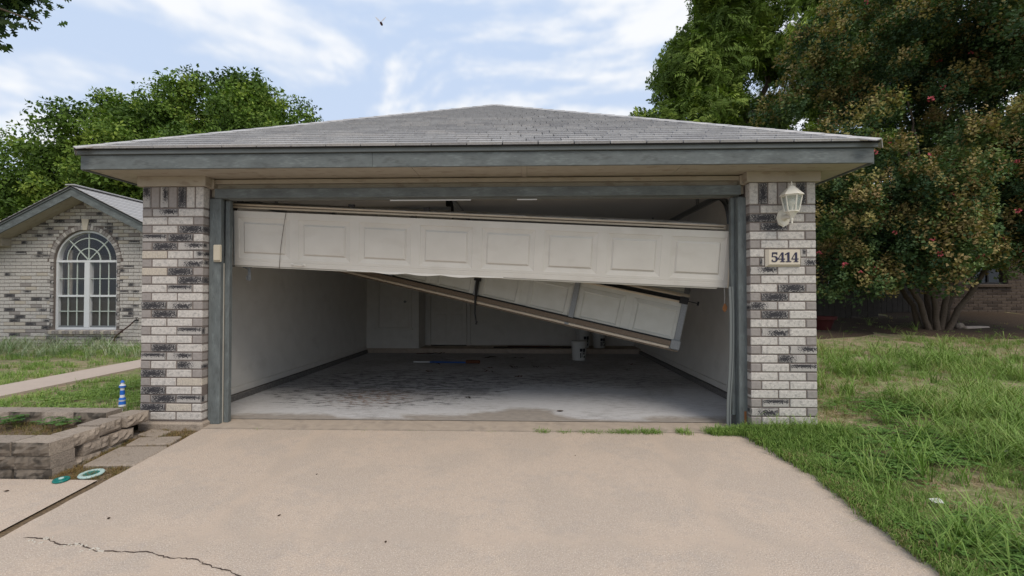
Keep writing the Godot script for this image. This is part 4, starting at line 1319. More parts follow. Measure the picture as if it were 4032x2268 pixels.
	for rad in [0.27, 0.50]:
		var rc := MB.new()
		for k in 20:
			var q0 := PI * k / 20.0
			var q1 := PI * (k + 1) / 20.0
			rc.quad(Vector3(cos(q0) * (rad - 0.011), ws + 0.05 + sin(q0) * (rad - 0.011), 0.02), Vector3(cos(q1) * (rad - 0.011), ws + 0.05 + sin(q1) * (rad - 0.011), 0.02), Vector3(cos(q1) * (rad + 0.011), ws + 0.05 + sin(q1) * (rad + 0.011), 0.02), Vector3(cos(q0) * (rad + 0.011), ws + 0.05 + sin(q0) * (rad + 0.011), 0.02), Vector3(0, 0, 1))
			rc.quad(Vector3(cos(q0) * (rad + 0.011), ws + 0.05 + sin(q0) * (rad + 0.011), 0.02), Vector3(cos(q1) * (rad + 0.011), ws + 0.05 + sin(q1) * (rad + 0.011), 0.02), Vector3(cos(q1) * (rad + 0.011), ws + 0.05 + sin(q1) * (rad + 0.011), 0.0), Vector3(cos(q0) * (rad + 0.011), ws + 0.05 + sin(q0) * (rad + 0.011), 0.0), Vector3(cos(q0), sin(q0), 0))
		put("muntin", rc, M.muntin, wn)
	for a in [PI / 4, PI / 2, PI * 0.75]:
		put("muntin", boxm(Vector3(-0.01, 0, 0.001), Vector3(0.01, 0.66, 0.021)), M.muntin, wn, Transform3D(Basis(Vector3(0, 0, 1), a - PI / 2), Vector3(0, ws + 0.05, 0)))
	var hp := MB.new()
	for k in 20:
		var q0 := PI * k / 20.0
		var q1 := PI * (k + 1) / 20.0
		hp.tri(Vector3(0, ws + 0.05, 0.008), Vector3(cos(q0) * (wx - 0.03), ws + 0.05 + sin(q0) * (wx - 0.07), 0.008), Vector3(cos(q1) * (wx - 0.03), ws + 0.05 + sin(q1) * (wx - 0.07), 0.008), Vector3(0, 0, 1))
	put("pane", hp, M.glass, wn)
	# closed room behind the panes
	put("room", room_shell(Vector3(-2.4, -0.2, -5.2), Vector3(2.0, 2.95, -0.2)), M.room_paint, hw)
	put("curtain", boxm(Vector3(-0.68, wb, -0.30), Vector3(-0.58, ws + 0.30, -0.27)), M.beige_paint, hw)
	# roof: rake boards, soffits, courses of shingles
	var rp := Vector3(px, 3.60, 0.42)
	var hwid := 2.75
	for s in [-1.0, 1.0]:
		var dirv := Vector3(s, -0.5, 0).normalized()
		var nv := Vector3(s * 0.5, 1, 0).normalized()
		var L := hwid / 0.8944
		var bs := Basis(dirv, nv, dirv.cross(nv))
		var c := rp + dirv * L * 0.5
		var rk := MB.new()
		var up2 := Vector3(0, 1, 0)
		var o := Vector3(s * hwid, -0.5 * hwid, 0)
		var prof := [rp - up2 * 0.055, rp - up2 * 0.225]
		rk.quad(prof[0], prof[0] + o, prof[1] + o, prof[1], Vector3(0, 0, 1))
		rk.quad(prof[0] - Vector3(0, 0, 0.025), prof[0] + o - Vector3(0, 0, 0.025), prof[1] + o - Vector3(0, 0, 0.025), prof[1] - Vector3(0, 0, 0.025), Vector3(0, 0, -1))
		rk.quad(prof[1], prof[1] + o, prof[1] + o - Vector3(0, 0, 0.025), prof[1] - Vector3(0, 0, 0.025), -nv)
		put("rake_board", rk, M.blue_paint, hw)
		var tr := MB.new()
		tr.quad(rp + Vector3(0, -0.012, 0.02), rp + o + Vector3(0, -0.012, 0.02), rp + o + Vector3(0, -0.058, 0.02), rp + Vector3(0, -0.058, 0.02), Vector3(0, 0, 1))
		tr.quad(rp + Vector3(0, -0.058, 0.02), rp + o + Vector3(0, -0.058, 0.02), rp + o + Vector3(0, -0.058, -0.02), rp + Vector3(0, -0.058, -0.02), -nv)
		put("rake_trim", tr, M.dark_paint, hw)
		var sf := MB.new()
		sf.quad(prof[1] + Vector3(0, 0.03, -0.02), prof[1] + o + Vector3(0, 0.03, -0.02), prof[1] + o + Vector3(0, 0.03, -0.5), prof[1] + Vector3(0, 0.03, -0.5), -nv)
		put("rake_soffit", sf, M.beige_paint, hw)
		var roofp := part("roof_slope", hw)
		var fe := MB.new()
		fe.box(c + Vector3(0, -0.016, -3.2), Vector3(L, 0.03, 6.45), bs)
		put("deck", fe, M.felt_black, roofp)
		var n := int(L / 0.127)
		for j in n:
			var cw := MB.new()
			var p0 := rp + dirv * (L - j * 0.127) + Vector3(0, 0, 0.03)
			var p1 := p0 - dirv * 0.14
			var back := Vector3(0, 0, -6.5)
			cw.quad(p0 + nv * 0.014, p0 + nv * 0.014 + back, p1 + nv * 0.004 + back, p1 + nv * 0.004, nv)
			cw.quad(p0 + nv * 0.014, p0 + nv * 0.014 + back, p0 + back, p0, dirv)
			cw.quad(p0 + nv * 0.014, p1 + nv * 0.004, p1, p0, Vector3(0, 0, 1))
			put("shingle_course", cw, M["shingle_%d" % (j % 2)], roofp)
	put("ridge_cap", bevm(rp + Vector3(0, 0.012, -3.2), Vector3(0.22, 0.03, 6.5), 0.01), M.shingle_1, hw)
	# eave return at the left corner, side walls, wall that joins the garage
	put("eave_return", bevm(Vector3(-2.05, 2.41, 0.10), Vector3(0.64, 0.17, 0.22), 0.004), M.beige_paint, hw)
	put("side_wall", boxm(Vector3(xl, -0.3, -5), Vector3(xl + 0.2, 2.1, -0.245)), M.brick_light, hw)
	put("entry_wall", boxm(Vector3(xr + 0.005, -0.3, -1.2), Vector3(6.3, 2.4, -1.0)), M.brick_light, hw)
	put("entry_side", boxm(Vector3(xr - 0.2, -0.3, -1.0), Vector3(xr, 2.2, -0.245)), M.brick_light, hw)
	# tap and hose
	var hb := thing("garden_hose", "dark hose hanging from the tap on the wing wall beside the pillar", "hose", Vector3(-8.18, 0.10, -5.97))
	var tp := MB.new()
	tp.tube([Vector3(0, 0.57, -0.05), Vector3(0, 0.57, 0.06), Vector3(-0.02, 0.53, 0.09)], [0.016, 0.016, 0.014], 8)
	tp.tube([Vector3(0, 0.57, 0.03), Vector3(0, 0.62, 0.03)], [0.008, 0.008], 6)
	tp.lathe(Vector3(0, 0.62, 0.03), [Vector2(0.03, 0), Vector2(0.032, 0.012), Vector2(0, 0.014)], 10)
	put("tap", tp, M.black_metal, hb)
	var hs := MB.new()
	var hpts := [Vector3(-0.02, 0.53, 0.09), Vector3(-0.08, 0.46, 0.11), Vector3(-0.20, 0.37, 0.11), Vector3(-0.33, 0.28, 0.10), Vector3(-0.42, 0.20, 0.10), Vector3(-0.44, 0.12, 0.10), Vector3(-0.40, 0.05, 0.11), Vector3(-0.33, -0.01, 0.13)]
	var hr := []
	hr.resize(8)
	hr.fill(0.014)
	hs.tube(hpts, hr, 8)
	put("hose", hs, M.hose_rubber, hb)

func room_shell(a: Vector3, z: Vector3) -> MB:   # floor, ceiling and three walls, open towards the window wall
	var b := MB.new()
	var t := 0.08
	b.span(Vector3(a.x, a.y, a.z), Vector3(z.x, z.y, a.z + t))
	b.span(Vector3(a.x, a.y, a.z + t), Vector3(a.x + t, z.y, z.z))
	b.span(Vector3(z.x - t, a.y, a.z + t), Vector3(z.x, z.y, z.z))
	b.span(Vector3(a.x + t, a.y, a.z + t), Vector3(z.x - t, a.y + t, z.z))
	b.span(Vector3(a.x + t, z.y - t, a.z + t), Vector3(z.x - t, z.y, z.z))
	return b

# ---------------------------------------------------------------- retaining wall, pavers
func split_block(L: float, H: float, D: float, sd: int, face: Material, body: Material) -> ArrayMesh:
	# top, back and ends plain; face (+z) broken
	var r := RandomNumberGenerator.new()
	r.seed = sd
	var b := MB.new()
	var nx := 7
	var ny := 4
	var g := []
	for j in ny + 1:
		var row := []
		for i in nx + 1:
			var edge := i == 0 or i == nx or j == 0 or j == ny
			row.append(Vector3((float(i) / nx - 0.5) * L, (float(j) / ny - 0.5) * H, D * 0.5 - (0.012 if edge else r.randf_range(-0.012, 0.008))))
		g.append(row)
	for j in ny:
		for i in nx:
			b.quad(g[j][i], g[j][i + 1], g[j + 1][i + 1], g[j + 1][i], Vector3(0, 0, 1))
	var m := b.mesh()
	b = MB.new()
	var f := D * 0.5 - 0.012
	b.quad(Vector3(-L / 2, H / 2, f), Vector3(L / 2, H / 2, f), Vector3(L / 2, H / 2, -D / 2), Vector3(-L / 2, H / 2, -D / 2), Vector3.UP)
	b.quad(Vector3(-L / 2, -H / 2, f), Vector3(L / 2, -H / 2, f), Vector3(L / 2, -H / 2, -D / 2), Vector3(-L / 2, -H / 2, -D / 2), Vector3.DOWN)
	b.quad(Vector3(-L / 2, -H / 2, -D / 2), Vector3(L / 2, -H / 2, -D / 2), Vector3(L / 2, H / 2, -D / 2), Vector3(-L / 2, H / 2, -D / 2), Vector3(0, 0, -1))
	for s in [-1.0, 1.0]:
		b.quad(Vector3(s * L / 2, -H / 2, f), Vector3(s * L / 2, H / 2, f), Vector3(s * L / 2, H / 2, -D / 2), Vector3(s * L / 2, -H / 2, -D / 2), Vector3(s, 0, 0))
	var o := b.mesh()
	m.add_surface_from_arrays(Mesh.PRIMITIVE_TRIANGLES, o.surface_get_arrays(0))
	m.surface_set_material(0, face)
	m.surface_set_material(1, body)
	return m

func retaining_wall() -> void:
	var w := thing("retaining_wall", "low wall of tan split-face concrete blocks beside the left pillar", "garden wall", Vector3(-3.0, -0.15, 1.0))
	var H := 0.096
	var long := []
	var front := []
	var low := []
	for k in 3:
		long.append(split_block(0.226, H, 0.19, 40 + k, M["block_%d" % k], M["block_%d" % k]))
		front.append(split_block(0.286, H, 0.20, 60 + k, M.block_stained, M["block_%d" % k]))
		low.append(split_block(0.286, H, 0.20, 65 + k, M.block_stained, M.block_stained))
	var org: Vector3 = w.position
	var place := func(m: Mesh, at: Vector3, turn: float):
		inst("block", m, null, w, Transform3D(Basis(Vector3.UP, turn + rng.randf_range(-0.02, 0.02)), at - org))
	var tops := [0.142, 0.044, -0.054]
	# side that faces the drive: blocks from the corner to the pillar, and the courses beneath
	for c in 3:
		var y: float = tops[c] - H * 0.5
		var z: float = [0.70, 0.61, 0.69][c]
		var k := 0
		while z > 0.16:
			var dx: float = [0.0, -0.026, 0.018, 0.002][k % 4] if c == 0 else -0.006 + 0.006 * ((k + c) % 3)
			place.call(long[(k + c) % 3], Vector3(-3.066 + dx, y + (0.010 * k if c == 0 else 0.003 * k), z), PI / 2 + (0.05 * ((k % 2) * 2 - 1) if c == 0 else 0.0))
			z -= 0.242
			k += 1
	# front that faces the street, corner blocks first
	for c in 3:
		var x: float = [-3.108, -3.108, -3.108][c]
		var k := 0
		while x > -6.0:
			place.call(front[(k + c) % 3] if c == 0 or k == 0 else low[(k + c) % 3], Vector3(x, tops[c] - H * 0.5, 0.925 - 0.010 * c + 0.006 * (k % 2)), 0.0)
			x -= 0.296 if not (c == 1 and k == 0) else 0.25
			k += 1
	# inner row at the back of the bed
	var iw := thing("bed_edging", "weathered grey block row behind the planting bed, running left from the pillar", "garden wall", Vector3(-3.3, 0.0, 0.08))
	var ie := [split_block(0.296, 0.115, 0.19, 81, M.block_stained, M.block_1), split_block(0.296, 0.115, 0.19, 82, M.block_1, M.block_1)]
	for k in 9:
		inst("block", ie[k % 2], null, iw, Transform3D(Basis(Vector3.UP, rng.randf_range(-0.03, 0.03)), Vector3(-0.16 - 0.305 * k, 0.095, rng.randf_range(-0.008, 0.008))))
	# stepping stones between wall and drive
	var ps := [[Vector3(-2.72, 0, 0.335), Vector3(0.36, 0.05, 0.17), 0.10, "small grey stepping stone nearest the left pillar"], [Vector3(-2.70, 0, 0.64), Vector3(0.40, 0.05, 0.36), 0.04, "large square grey stepping stone beside the drive edge"], [Vector3(-2.86, 0, 0.16), Vector3(0.22, 0.05, 0.14), -0.2, "half-buried stepping stone at the foot of the left pillar"]]
	for p in ps:
		var at: Vector3 = p[0]
		at.y = drive_y(at.z) - 0.03
		var o := put("stepping_stone", bevm(Vector3(0, 0.012, 0), p[1], 0.008), M.block_2, null, Transform3D(Basis(Vector3.RIGHT, 0.088) * Basis(Vector3.UP, p[2]), at))
		tag(o, p[3], "paver", "stepping stones")

# ---------------------------------------------------------------- fence and neighbour house on the right
func far_right() -> void:
	for q in [[Vector3(3.3, 0, -7.0), Vector3(9.32, 0, -7.72), "weathered board fence behind the garage, left of the crape myrtle trunks"], [Vector3(9.25, 0, -8.62), Vector3(11.55, 0, -8.68), "darker board fence set back behind the crape myrtle trunks"]]:
		var a: Vector3 = q[0]
		var z: Vector3 = q[1]
		var f := thing("wooden_fence", q[2], "fence", a, "board fences")
		var L := (z - a).length()
		var d := (z - a) / L
		var turn := atan2(-d.z, d.x)
		var n := int(L / 0.146)
		var bd := bevm(Vector3(0, 0.92, 0), Vector3(0.138, 1.84, 0.018), 0.003).mesh()
		for k in n:
			var p := d * (0.07 + 0.146 * k)
			var y := land_y(3.0, a.z + p.z) + 0.04 + rng.randf_range(-0.02, 0.02)
			inst("board", bd, M.fence_wood, f, Transform3D(Basis(Vector3.UP, turn) * Basis(Vector3(0, 0, 1), rng.randf_range(-0.006, 0.006)), Vector3(p.x, y, p.z + rng.randf_range(-0.006, 0.006))))
		for h in [0.35, 1.5]:
			var y: float = land_y(3.0, a.z) + h
			put("rail", bevm(Vector3(L * 0.5, 0, -0.05), Vector3(L, 0.085, 0.04), 0.003), M.fence_wood, f, Transform3D(Basis(Vector3.UP, turn), Vector3(0, y, 0)))
	var h := thing("neighbour_house", "dark brick neighbouring house behind the crape myrtle at the right edge", "house", Vector3(11.6, 0.6, -8.88))
	var wl := part("wall", h)
	var core := MB.new()
	# wall with a window opening from x 1.05 to 1.92, y 0.93 to 2.3
	core.span(Vector3(0, -0.3, -0.25), Vector3(1.05, 3.0, -0.008))
	core.span(Vector3(1.92, -0.3, -0.25), Vector3(6.0, 3.0, -0.008))
	core.span(Vector3(1.0501, -0.3, -0.25), Vector3(1.9199, 0.93, -0.008))
	core.span(Vector3(1.0501, 2.3, -0.25), Vector3(1.9199, 3.0, -0.008))
	put("mortar_core", core, M.mortar, wl)
	var bm := bevm(Vector3(0, 0, -0.04), Vector3(1, 0.068, 0.09), 0.005).mesh()
	var count := 0
	for i in 30:
		var y := -0.05 + 0.08 * i
		var x := -0.25 + (0.125 if i % 2 else 0.0)
		while x < 2.5:
			var lo := maxf(x + 0.005, 0.0)
			var hi := minf(x + 0.245, 2.5)
			x += 0.25
			var sp := [[lo, hi]]
			if y > 0.88 and y < 2.3:
				sp = [[lo, minf(hi, 1.045)], [maxf(lo, 1.925), hi]]
			for s in sp:
				if s[1] - s[0] > 0.03 and count < 290:
					inst("brick", bm, M.brown_brick if rng.randf() < 0.7 else M.brown_brick_dark, wl, Transform3D(Basis().scaled(Vector3(s[1] - s[0], 1, 1)), Vector3((s[0] + s[1]) * 0.5, y, 0)))
					count += 1
	var wn := part("window", h, Vector3(1.485, 0.93, -0.12))
	put("frame", boxm(Vector3(-0.43, 0.0, -0.03), Vector3(0.43, 0.05, 0.03)), M.black_metal, wn)
	put("frame", boxm(Vector3(-0.02, 0.051, -0.03), Vector3(0.02, 1.36, 0.03)), M.black_metal, wn)
	var pn := MB.new()
	pn.quad(Vector3(-0.43, 0, 0), Vector3(0.43, 0, 0), Vector3(0.43, 1.37, 0), Vector3(-0.43, 1.37, 0), Vector3(0, 0, 1))
	put("pane", pn, M.glass, wn)
	put("room", room_shell(Vector3(-1.4, -1.2, -4.5), Vector3(2.6, 1.9, -0.10)), M.room_paint, wn)
	put("sill", bevm(Vector3(1.485, 0.885, 0.02), Vector3(1.05, 0.07, 0.12), 0.006), M.brown_brick, h)
	put("eave", bevm(Vector3(2.9, 2.55, 0.2), Vector3(6.6, 0.18, 0.7), 0.01), M.dark_paint, h)
	var rf := MB.new()
	rf.quad(Vector3(-0.4, 2.66, 0.6), Vector3(6.2, 2.66, 0.6), Vector3(6.2, 4.4, -3.4), Vector3(-0.4, 4.4, -3.4), Vector3(0, 1, 0.4))
	rf.quad(Vector3(-0.4, 2.60, 0.6), Vector3(6.2, 2.60, 0.6), Vector3(6.2, 4.34, -3.4), Vector3(-0.4, 4.34, -3.4), Vector3(0, -1, -0.4))
	put("roof", rf, M.shingle_3, h)
	# red pot by the fence
	var pot := thing("plant_pot", "dark red plant pot near the fence, half behind the right pillar", "pot", Vector3(6.72, land_y(6.7, -5.85) - 0.01, -5.85))
	var pm := MB.new()
	pm.lathe(Vector3.ZERO, [Vector2(0, 0), Vector2(0.15, 0), Vector2(0.24, 0.24), Vector2(0.28, 0.24), Vector2(0.29, 0.31), Vector2(0.25, 0.31), Vector2(0.23, 0.26), Vector2(0.0, 0.24)], 24)
	put("body", pm, M.clay_red, pot)
	var ss := thing("garden_stone", "pale flat stone on the bare soil right of the crape myrtle trunks", "stone", Vector3(10.1, land_y(10, -6.15), -6.15))
	put("slab", bevm(Vector3(0, 0.02, 0), Vector3(0.62, 0.06, 0.22), 0.02), M.walk, ss, Transform3D(Basis(Vector3.UP, 0.2), Vector3.ZERO))
	put("rock", bevm(Vector3(-0.35, 0.06, 0.08), Vector3(0.16, 0.13, 0.13), 0.04), M.block_2, ss)

# ---------------------------------------------------------------- trees
func leaf(b: MB, a: Vector3, d: Vector3, up: Vector3, L: float, W: float) -> void:
	var s := d.cross(up).normalized()
	var u := s.cross(d).normalized()
	var m := a + d * L * 0.45 + u * W * 0.25
	var t := a + d * L - u * L * 0.12
	b.tri(a, m + s * W, t, u)
	b.tri(a, t, m - s * W, u)

func lobed(b: MB, a: Vector3, d: Vector3, up: Vector3, L: float) -> void:
	var s := d.cross(up).normalized()
	var u := s.cross(d).normalized()
	var prof := [[0.0, 0.02], [0.22, 0.09], [0.27, 0.34], [0.38, 0.10], [0.55, 0.46], [0.62, 0.11], [0.80, 0.30], [1.0, 0.0]]
	for k in prof.size() - 1:
		var p0: Array = prof[k]
		var p1: Array = prof[k + 1]
		for q in [-1.0, 1.0]:
			b.quad(a + d * L * p0[0], a + d * L * p0[0] + s * L * p0[1] * q + u * L * p0[1] * 0.15, a + d * L * p1[0] + s * L * p1[1] * q + u * L * p1[1] * 0.15, a + d * L * p1[0], u)

func rand_dir(r: RandomNumberGenerator) -> Vector3:
	var z := r.randf_range(-1, 1)
	var a := r.randf() * TAU
	var q := sqrt(1.0 - z * z)
	return Vector3(q * cos(a), z, q * sin(a))

func clump(kind: String, sd: int) -> MB:
	var r := RandomNumberGenerator.new()
	r.seed = sd
	var b := MB.new()
	b.colored = true
	match kind:
		"broad":
			for i in 14:
				var d := (rand_dir(r) + Vector3(0, 0.5, 0)).normalized()
				var v := r.randf_range(0.7, 1.25)
				b.cur = Color(v, v, v * 0.95)
				leaf(b, d * r.randf_range(0.03, 0.20), (d + rand_dir(r) * 0.8).normalized(), (Vector3.UP + rand_dir(r) * 0.5).normalized(), r.randf_range(0.10, 0.16), r.randf_range(0.03, 0.045))
		"spray":   # y is the twig
			for i in 18:
				var t := i / 18.0
				var a := r.randf() * TAU
				var d := Vector3(cos(a), r.randf_range(-0.2, 1.1), sin(a)).normalized()
				var v := r.randf_range(0.65, 1.35)
				b.cur = Color(v, v, v)
				var q := 0.05 * (1.0 - t) + 0.01
				leaf(b, Vector3(cos(a) * q, t * 0.26 - 0.06, sin(a) * q), d, (Vector3.UP + rand_dir(r) * 0.8).normalized(), lerpf(0.072, 0.045, t), lerpf(0.026, 0.017, t))
		"pecan":
			for f in 4:
				var d := (rand_dir(r) + Vector3(0, 0.1, 0)).normalized()
				var up := (Vector3.UP + rand_dir(r) * 0.4).normalized()
				var s := d.cross(up).normalized()
				for i in 5:
					var o := d * (0.05 + 0.055 * i) - Vector3(0, 0.012 * i * i * 0.5, 0)
					for q in [-1.0, 1.0]:
						var v := r.randf_range(0.75, 1.25)
						b.cur = Color(v, v, v * 0.9)
						leaf(b, o, (s * q + d * 0.6 - Vector3(0, 0.3, 0)).normalized(), up, 0.13, 0.022)
		"oak":
			for i in 7:
				var d := (rand_dir(r) + Vector3(0, -0.35, 0)).normalized()
				var v := r.randf_range(0.7, 1.2)
				b.cur = Color(v, v, v)
				lobed(b, d * r.randf_range(0.02, 0.12), (d + rand_dir(r) * 0.5).normalized(), (Vector3.UP + rand_dir(r) * 0.9).normalized(), r.randf_range(0.11, 0.15))
		"flower":
			for i in 16:
				var d := (rand_dir(r) + Vector3(0, 0.6, 0)).normalized()
				b.cur = Color.WHITE
				leaf(b, d * 0.02, d, rand_dir(r), 0.04, 0.014)
	return b

func limb(b: MB, p0: Vector3, p1: Vector3, r0: float, r1: float, wob: float, r: RandomNumberGenerator, seg := 7) -> void:
	var pts := []
	var rad := []
	for k in 6:
		var t := k / 5.0
		var o := Vector3(r.randf_range(-wob, wob), 0, r.randf_range(-wob, wob)) * sin(PI * t)
		pts.append(p0.lerp(p1, t) + o + Vector3(0, 0.15 * wob * 4.0 * sin(PI * t), 0))
		rad.append(lerpf(r0, r1, t))
	b.tube(pts, rad, seg)

# lobes: [centre, radii, share of clumps]; gaps: how much the inner noise eats away
func crown(t: Node, kind: String, lobes: Array, n: int, size: float, cols: Array, puffs: int, pr: float, sd: int, upright := 0.0, freq := 0.55) -> void:
	var r := RandomNumberGenerator.new()
	r.seed = sd
	var nz := FastNoiseLite.new()
	nz.seed = sd
	nz.frequency = freq
	nz.fractal_octaves = 3
	var tint := FastNoiseLite.new()
	tint.seed = sd + 5
	tint.frequency = 0.5
	var total := 0.0
	for l in lobes: total += l[2]
	var V := PackedVector3Array()
	var N := PackedVector3Array()
	var K := PackedColorArray()
	var src := [clump(kind, sd + 30), clump(kind, sd + 31)]
	var tints := [[], []]
	for k in 2:
		for q in 24:
			var col: Color
			if q < 16:
				var g := q / 15.0
				col = cols[0].lerp(cols[1], g / 0.8) if g < 0.8 else cols[1].lerp(cols[2], (g - 0.8) * 5.0)
			else:
				col = cols[-2].lerp(cols[-1], (q - 16) / 7.0)
			var list := PackedColorArray()
			for c in src[k].col: list.append(Color(c.r * col.r, c.g * col.g, c.b * col.b))
			tints[k].append(list)
	var made := 0
	var tries := 0
	var heads := []
	while heads.size() < puffs:
		var pick := r.randf() * total
		var li := 0
		while pick > lobes[li][2] and li < lobes.size() - 1:
			pick -= lobes[li][2]
			li += 1
		var c: Vector3 = lobes[li][0]
		var rad: Vector3 = lobes[li][1]
		var d := rand_dir(r)
		var bump := 1.0 + 0.30 * nz.get_noise_3dv(d * 2.6 / freq + c)
		heads.append([c + rad * d * bump * (0.55 + 0.45 * pow(r.randf(), 0.4)), d, pr * r.randf_range(0.6, 1.35)])
	while made < n and tries < n * 6:
		tries += 1
		var hd: Array = heads[r.randi() % heads.size()]
		var d: Vector3 = rand_dir(r)
		var lead: float = d.dot((hd[1] + Vector3(0, 0.9, 0)).normalized())
		var depth: float = 1.0 if lead > 0.15 else 0.0
		if lead < -0.3 and r.randf() < 0.45: continue
		var p: Vector3 = hd[0] + d * hd[2] * pow(r.randf(), 0.4) * Vector3(1.0, 0.85, 1.0)
		var up := (d * (1.0 - upright) + Vector3.UP * (0.35 + upright) + rand_dir(r) * 0.55).normalized()
		var x := up.cross(rand_dir(r)).normalized()
		var s := size * r.randf_range(0.75, 1.25)
		var k := r.randi() % 2
		var o := Basis(x, up, x.cross(up).normalized())
		V.append_array(Transform3D(o * s, p - t.position) * src[k].v)
		N.append_array(Transform3D(o, Vector3.ZERO) * src[k].n)
		var g: float = clampf(tint.get_noise_3dv(p) * 1.1 + 0.5 + r.randf_range(-0.35, 0.35), 0.0, 0.999)
		K.append_array(tints[k][16 + r.randi() % 8] if cols.size() > 3 and depth > 0.5 and r.randf() < 0.66 else tints[k][int(g * 15.99)])
		made += 1
	var arr := []
	arr.resize(Mesh.ARRAY_MAX)
	arr[Mesh.ARRAY_VERTEX] = V
	arr[Mesh.ARRAY_NORMAL] = N
	arr[Mesh.ARRAY_COLOR] = K
	var am := ArrayMesh.new()
	am.add_surface_from_arrays(Mesh.PRIMITIVE_TRIANGLES, arr)
	inst("crown", am, M.leaf, t)

func trees() -> void:
	var r := RandomNumberGenerator.new()
	r.seed = 9
	# big tree behind the house on the left
	var t := thing("shade_tree", "broad dark green shade tree rising behind the house wing", "tree", Vector3(-14, 0, -16))
	var b := MB.new()
	var base := Vector3.ZERO
	limb(b, base, Vector3(0.2, 3.2, 0), 0.42, 0.32, 0.08, r, 10)
	for q in [Vector3(2.2, 6.8, 0.5), Vector3(-2.4, 6.4, 0), Vector3(0.3, 8.2, -0.4), Vector3(-4.6, 5.6, 0.8), Vector3(4.2, 6.2, 0)]:
		limb(b, Vector3(0.2, 3.0, 0), q, 0.24, 0.05, 0.3, r)
	put("trunk", b, M.bark, t)
	crown(t, "broad", [[Vector3(-12.6, 7.2, -16), Vector3(3.6, 2.9, 2.8), 3.0], [Vector3(-16.6, 6.9, -16), Vector3(3.0, 2.5, 2.8), 2.6], [Vector3(-19.6, 5.6, -15.6), Vector3(1.9, 2.2, 2.0), 1.2], [Vector3(-10.3, 7.2, -16), Vector3(2.1, 1.6, 2.0), 1.2], [Vector3(-14.2, 9.2, -16), Vector3(1.4, 1.0, 1.4), 0.5], [Vector3(-15, 4.4, -15), Vector3(5.0, 1.8, 2.0), 2.2], [Vector3(-12.0, 9.3, -16), Vector3(1.2, 0.9, 1.2), 0.4], [Vector3(-17.5, 9.0, -16), Vector3(0.8, 1.0, 0.8), 0.3]], 14000, 1.2, [Color(0.062, 0.112, 0.024), Color(0.145, 0.235, 0.045), Color(0.25, 0.335, 0.065)], 250, 0.80, 101)
	t = thing("side_tree", "loose yellow-green tree at the far left edge behind the gable", "tree", Vector3(-23.5, 0, -17))
	b = MB.new()
	limb(b, base, Vector3(0.3, 2.5, 0), 0.22, 0.16, 0.1, r)
	for q in [Vector3(1.8, 4.6, 0), Vector3(-1.0, 5.2, 0), Vector3(2.8, 3.4, 0.4)]:
		limb(b, Vector3(0.3, 2.3, 0), q, 0.1, 0.03, 0.2, r)
	put("trunk", b, M.bark, t)
	crown(t, "broad", [[Vector3(-21.5, 4.8, -17), Vector3(2.2, 1.6, 1.8), 1.0], [Vector3(-20.2, 3.2, -16.6), Vector3(1.9, 1.3, 1.6), 1.0], [Vector3(-23.5, 3.8, -17), Vector3(2.0, 2.0, 2.0), 1.0]], 2200, 1.1, [Color(0.099, 0.158, 0.029), Color(0.185, 0.251, 0.046), Color(0.290, 0.317, 0.066)], 70, 0.62, 131)
	# pecan behind the garage
	t = thing("pecan_tree", "bright green feathery tree behind the right side of the garage roof", "tree", Vector3(9.2, 0.6, -13.5))
	b = MB.new()
	limb(b, base, Vector3(-0.3, 5.0, 0), 0.36, 0.26, 0.1, r, 10)
	for q in [Vector3(-2.6, 8.8, 0.4), Vector3(-3.4, 6.9, 0.2), Vector3(0.4, 11.0, 0), Vector3(2.0, 9.5, 0), Vector3(-1.6, 11.2, 0.6)]:
		limb(b, Vector3(-0.3, 4.6, 0), q, 0.18, 0.04, 0.3, r)
	put("trunk", b, M.bark, t)
	crown(t, "pecan", [[Vector3(9.4, 8.8, -13.5), Vector3(2.7, 2.9, 2.4), 3.0], [Vector3(6.3, 7.5, -13.2), Vector3(1.7, 0.8, 1.4), 0.9], [Vector3(7.0, 9.6, -13.2), Vector3(1.2, 1.3, 1.2), 0.9], [Vector3(9.4, 11.6, -13), Vector3(2.4, 1.9, 2.2), 1.6], [Vector3(12.5, 10, -13.5), Vector3(2.5, 3.2, 2.2), 1.6], [Vector3(8.2, 6.4, -13), Vector3(3.0, 1.4, 1.6), 1.3], [Vector3(8.6, 12.8, -12.4), Vector3(2.6, 0.9, 1.6), 0.6], [Vector3(7.6, 3.9, -12), Vector3(3.0, 1.8, 1.4), 1.0], [Vector3(11.6, 4.6, -12), Vector3(2.6, 2.0, 1.4), 0.8], [Vector3(10.3, 3.2, -11.5), Vector3(1.8, 1.3, 1.2), 0.7]], 7400, 1.35, [Color(0.085, 0.135, 0.030), Color(0.185, 0.270, 0.058), Color(0.30, 0.39, 0.090)], 150, 0.80, 151)
	# crape myrtle
	t = thing("crape_myrtle", "large many-stemmed crape myrtle with olive tips and pink flowers beside the fence", "tree", Vector3(9.09, 0.48, -5.92))
	b = MB.new()
	for q in [[Vector3(-0.10, 0, 0.05), Vector3(-0.75, 1.5, 0.1), Vector3(-1.7, 3.4, 0.3)], [Vector3(0.02, 0, 0.08), Vector3(-0.1, 1.4, 0.1), Vector3(-0.5, 4.2, 0.2)], [Vector3(0.12, 0, 0.0), Vector3(0.35, 1.5, 0.05), Vector3(0.6, 4.6, 0)], [Vector3(0.18, 0, 0.06), Vector3(0.95, 1.25, 0.1), Vector3(2.3, 2.9, 0.4)], [Vector3(-0.02, 0, -0.1), Vector3(0.1, 1.6, -0.25), Vector3(-0.2, 5.2, -0.4)], [Vector3(0.22, 0, -0.05), Vector3(0.6, 1.3, -0.1), Vector3(1.4, 4.4, -0.4)], [Vector3(-0.15, 0, -0.05), Vector3(-0.5, 0.9, -0.2), Vector3(-1.6, 2.6, -0.6)]]:
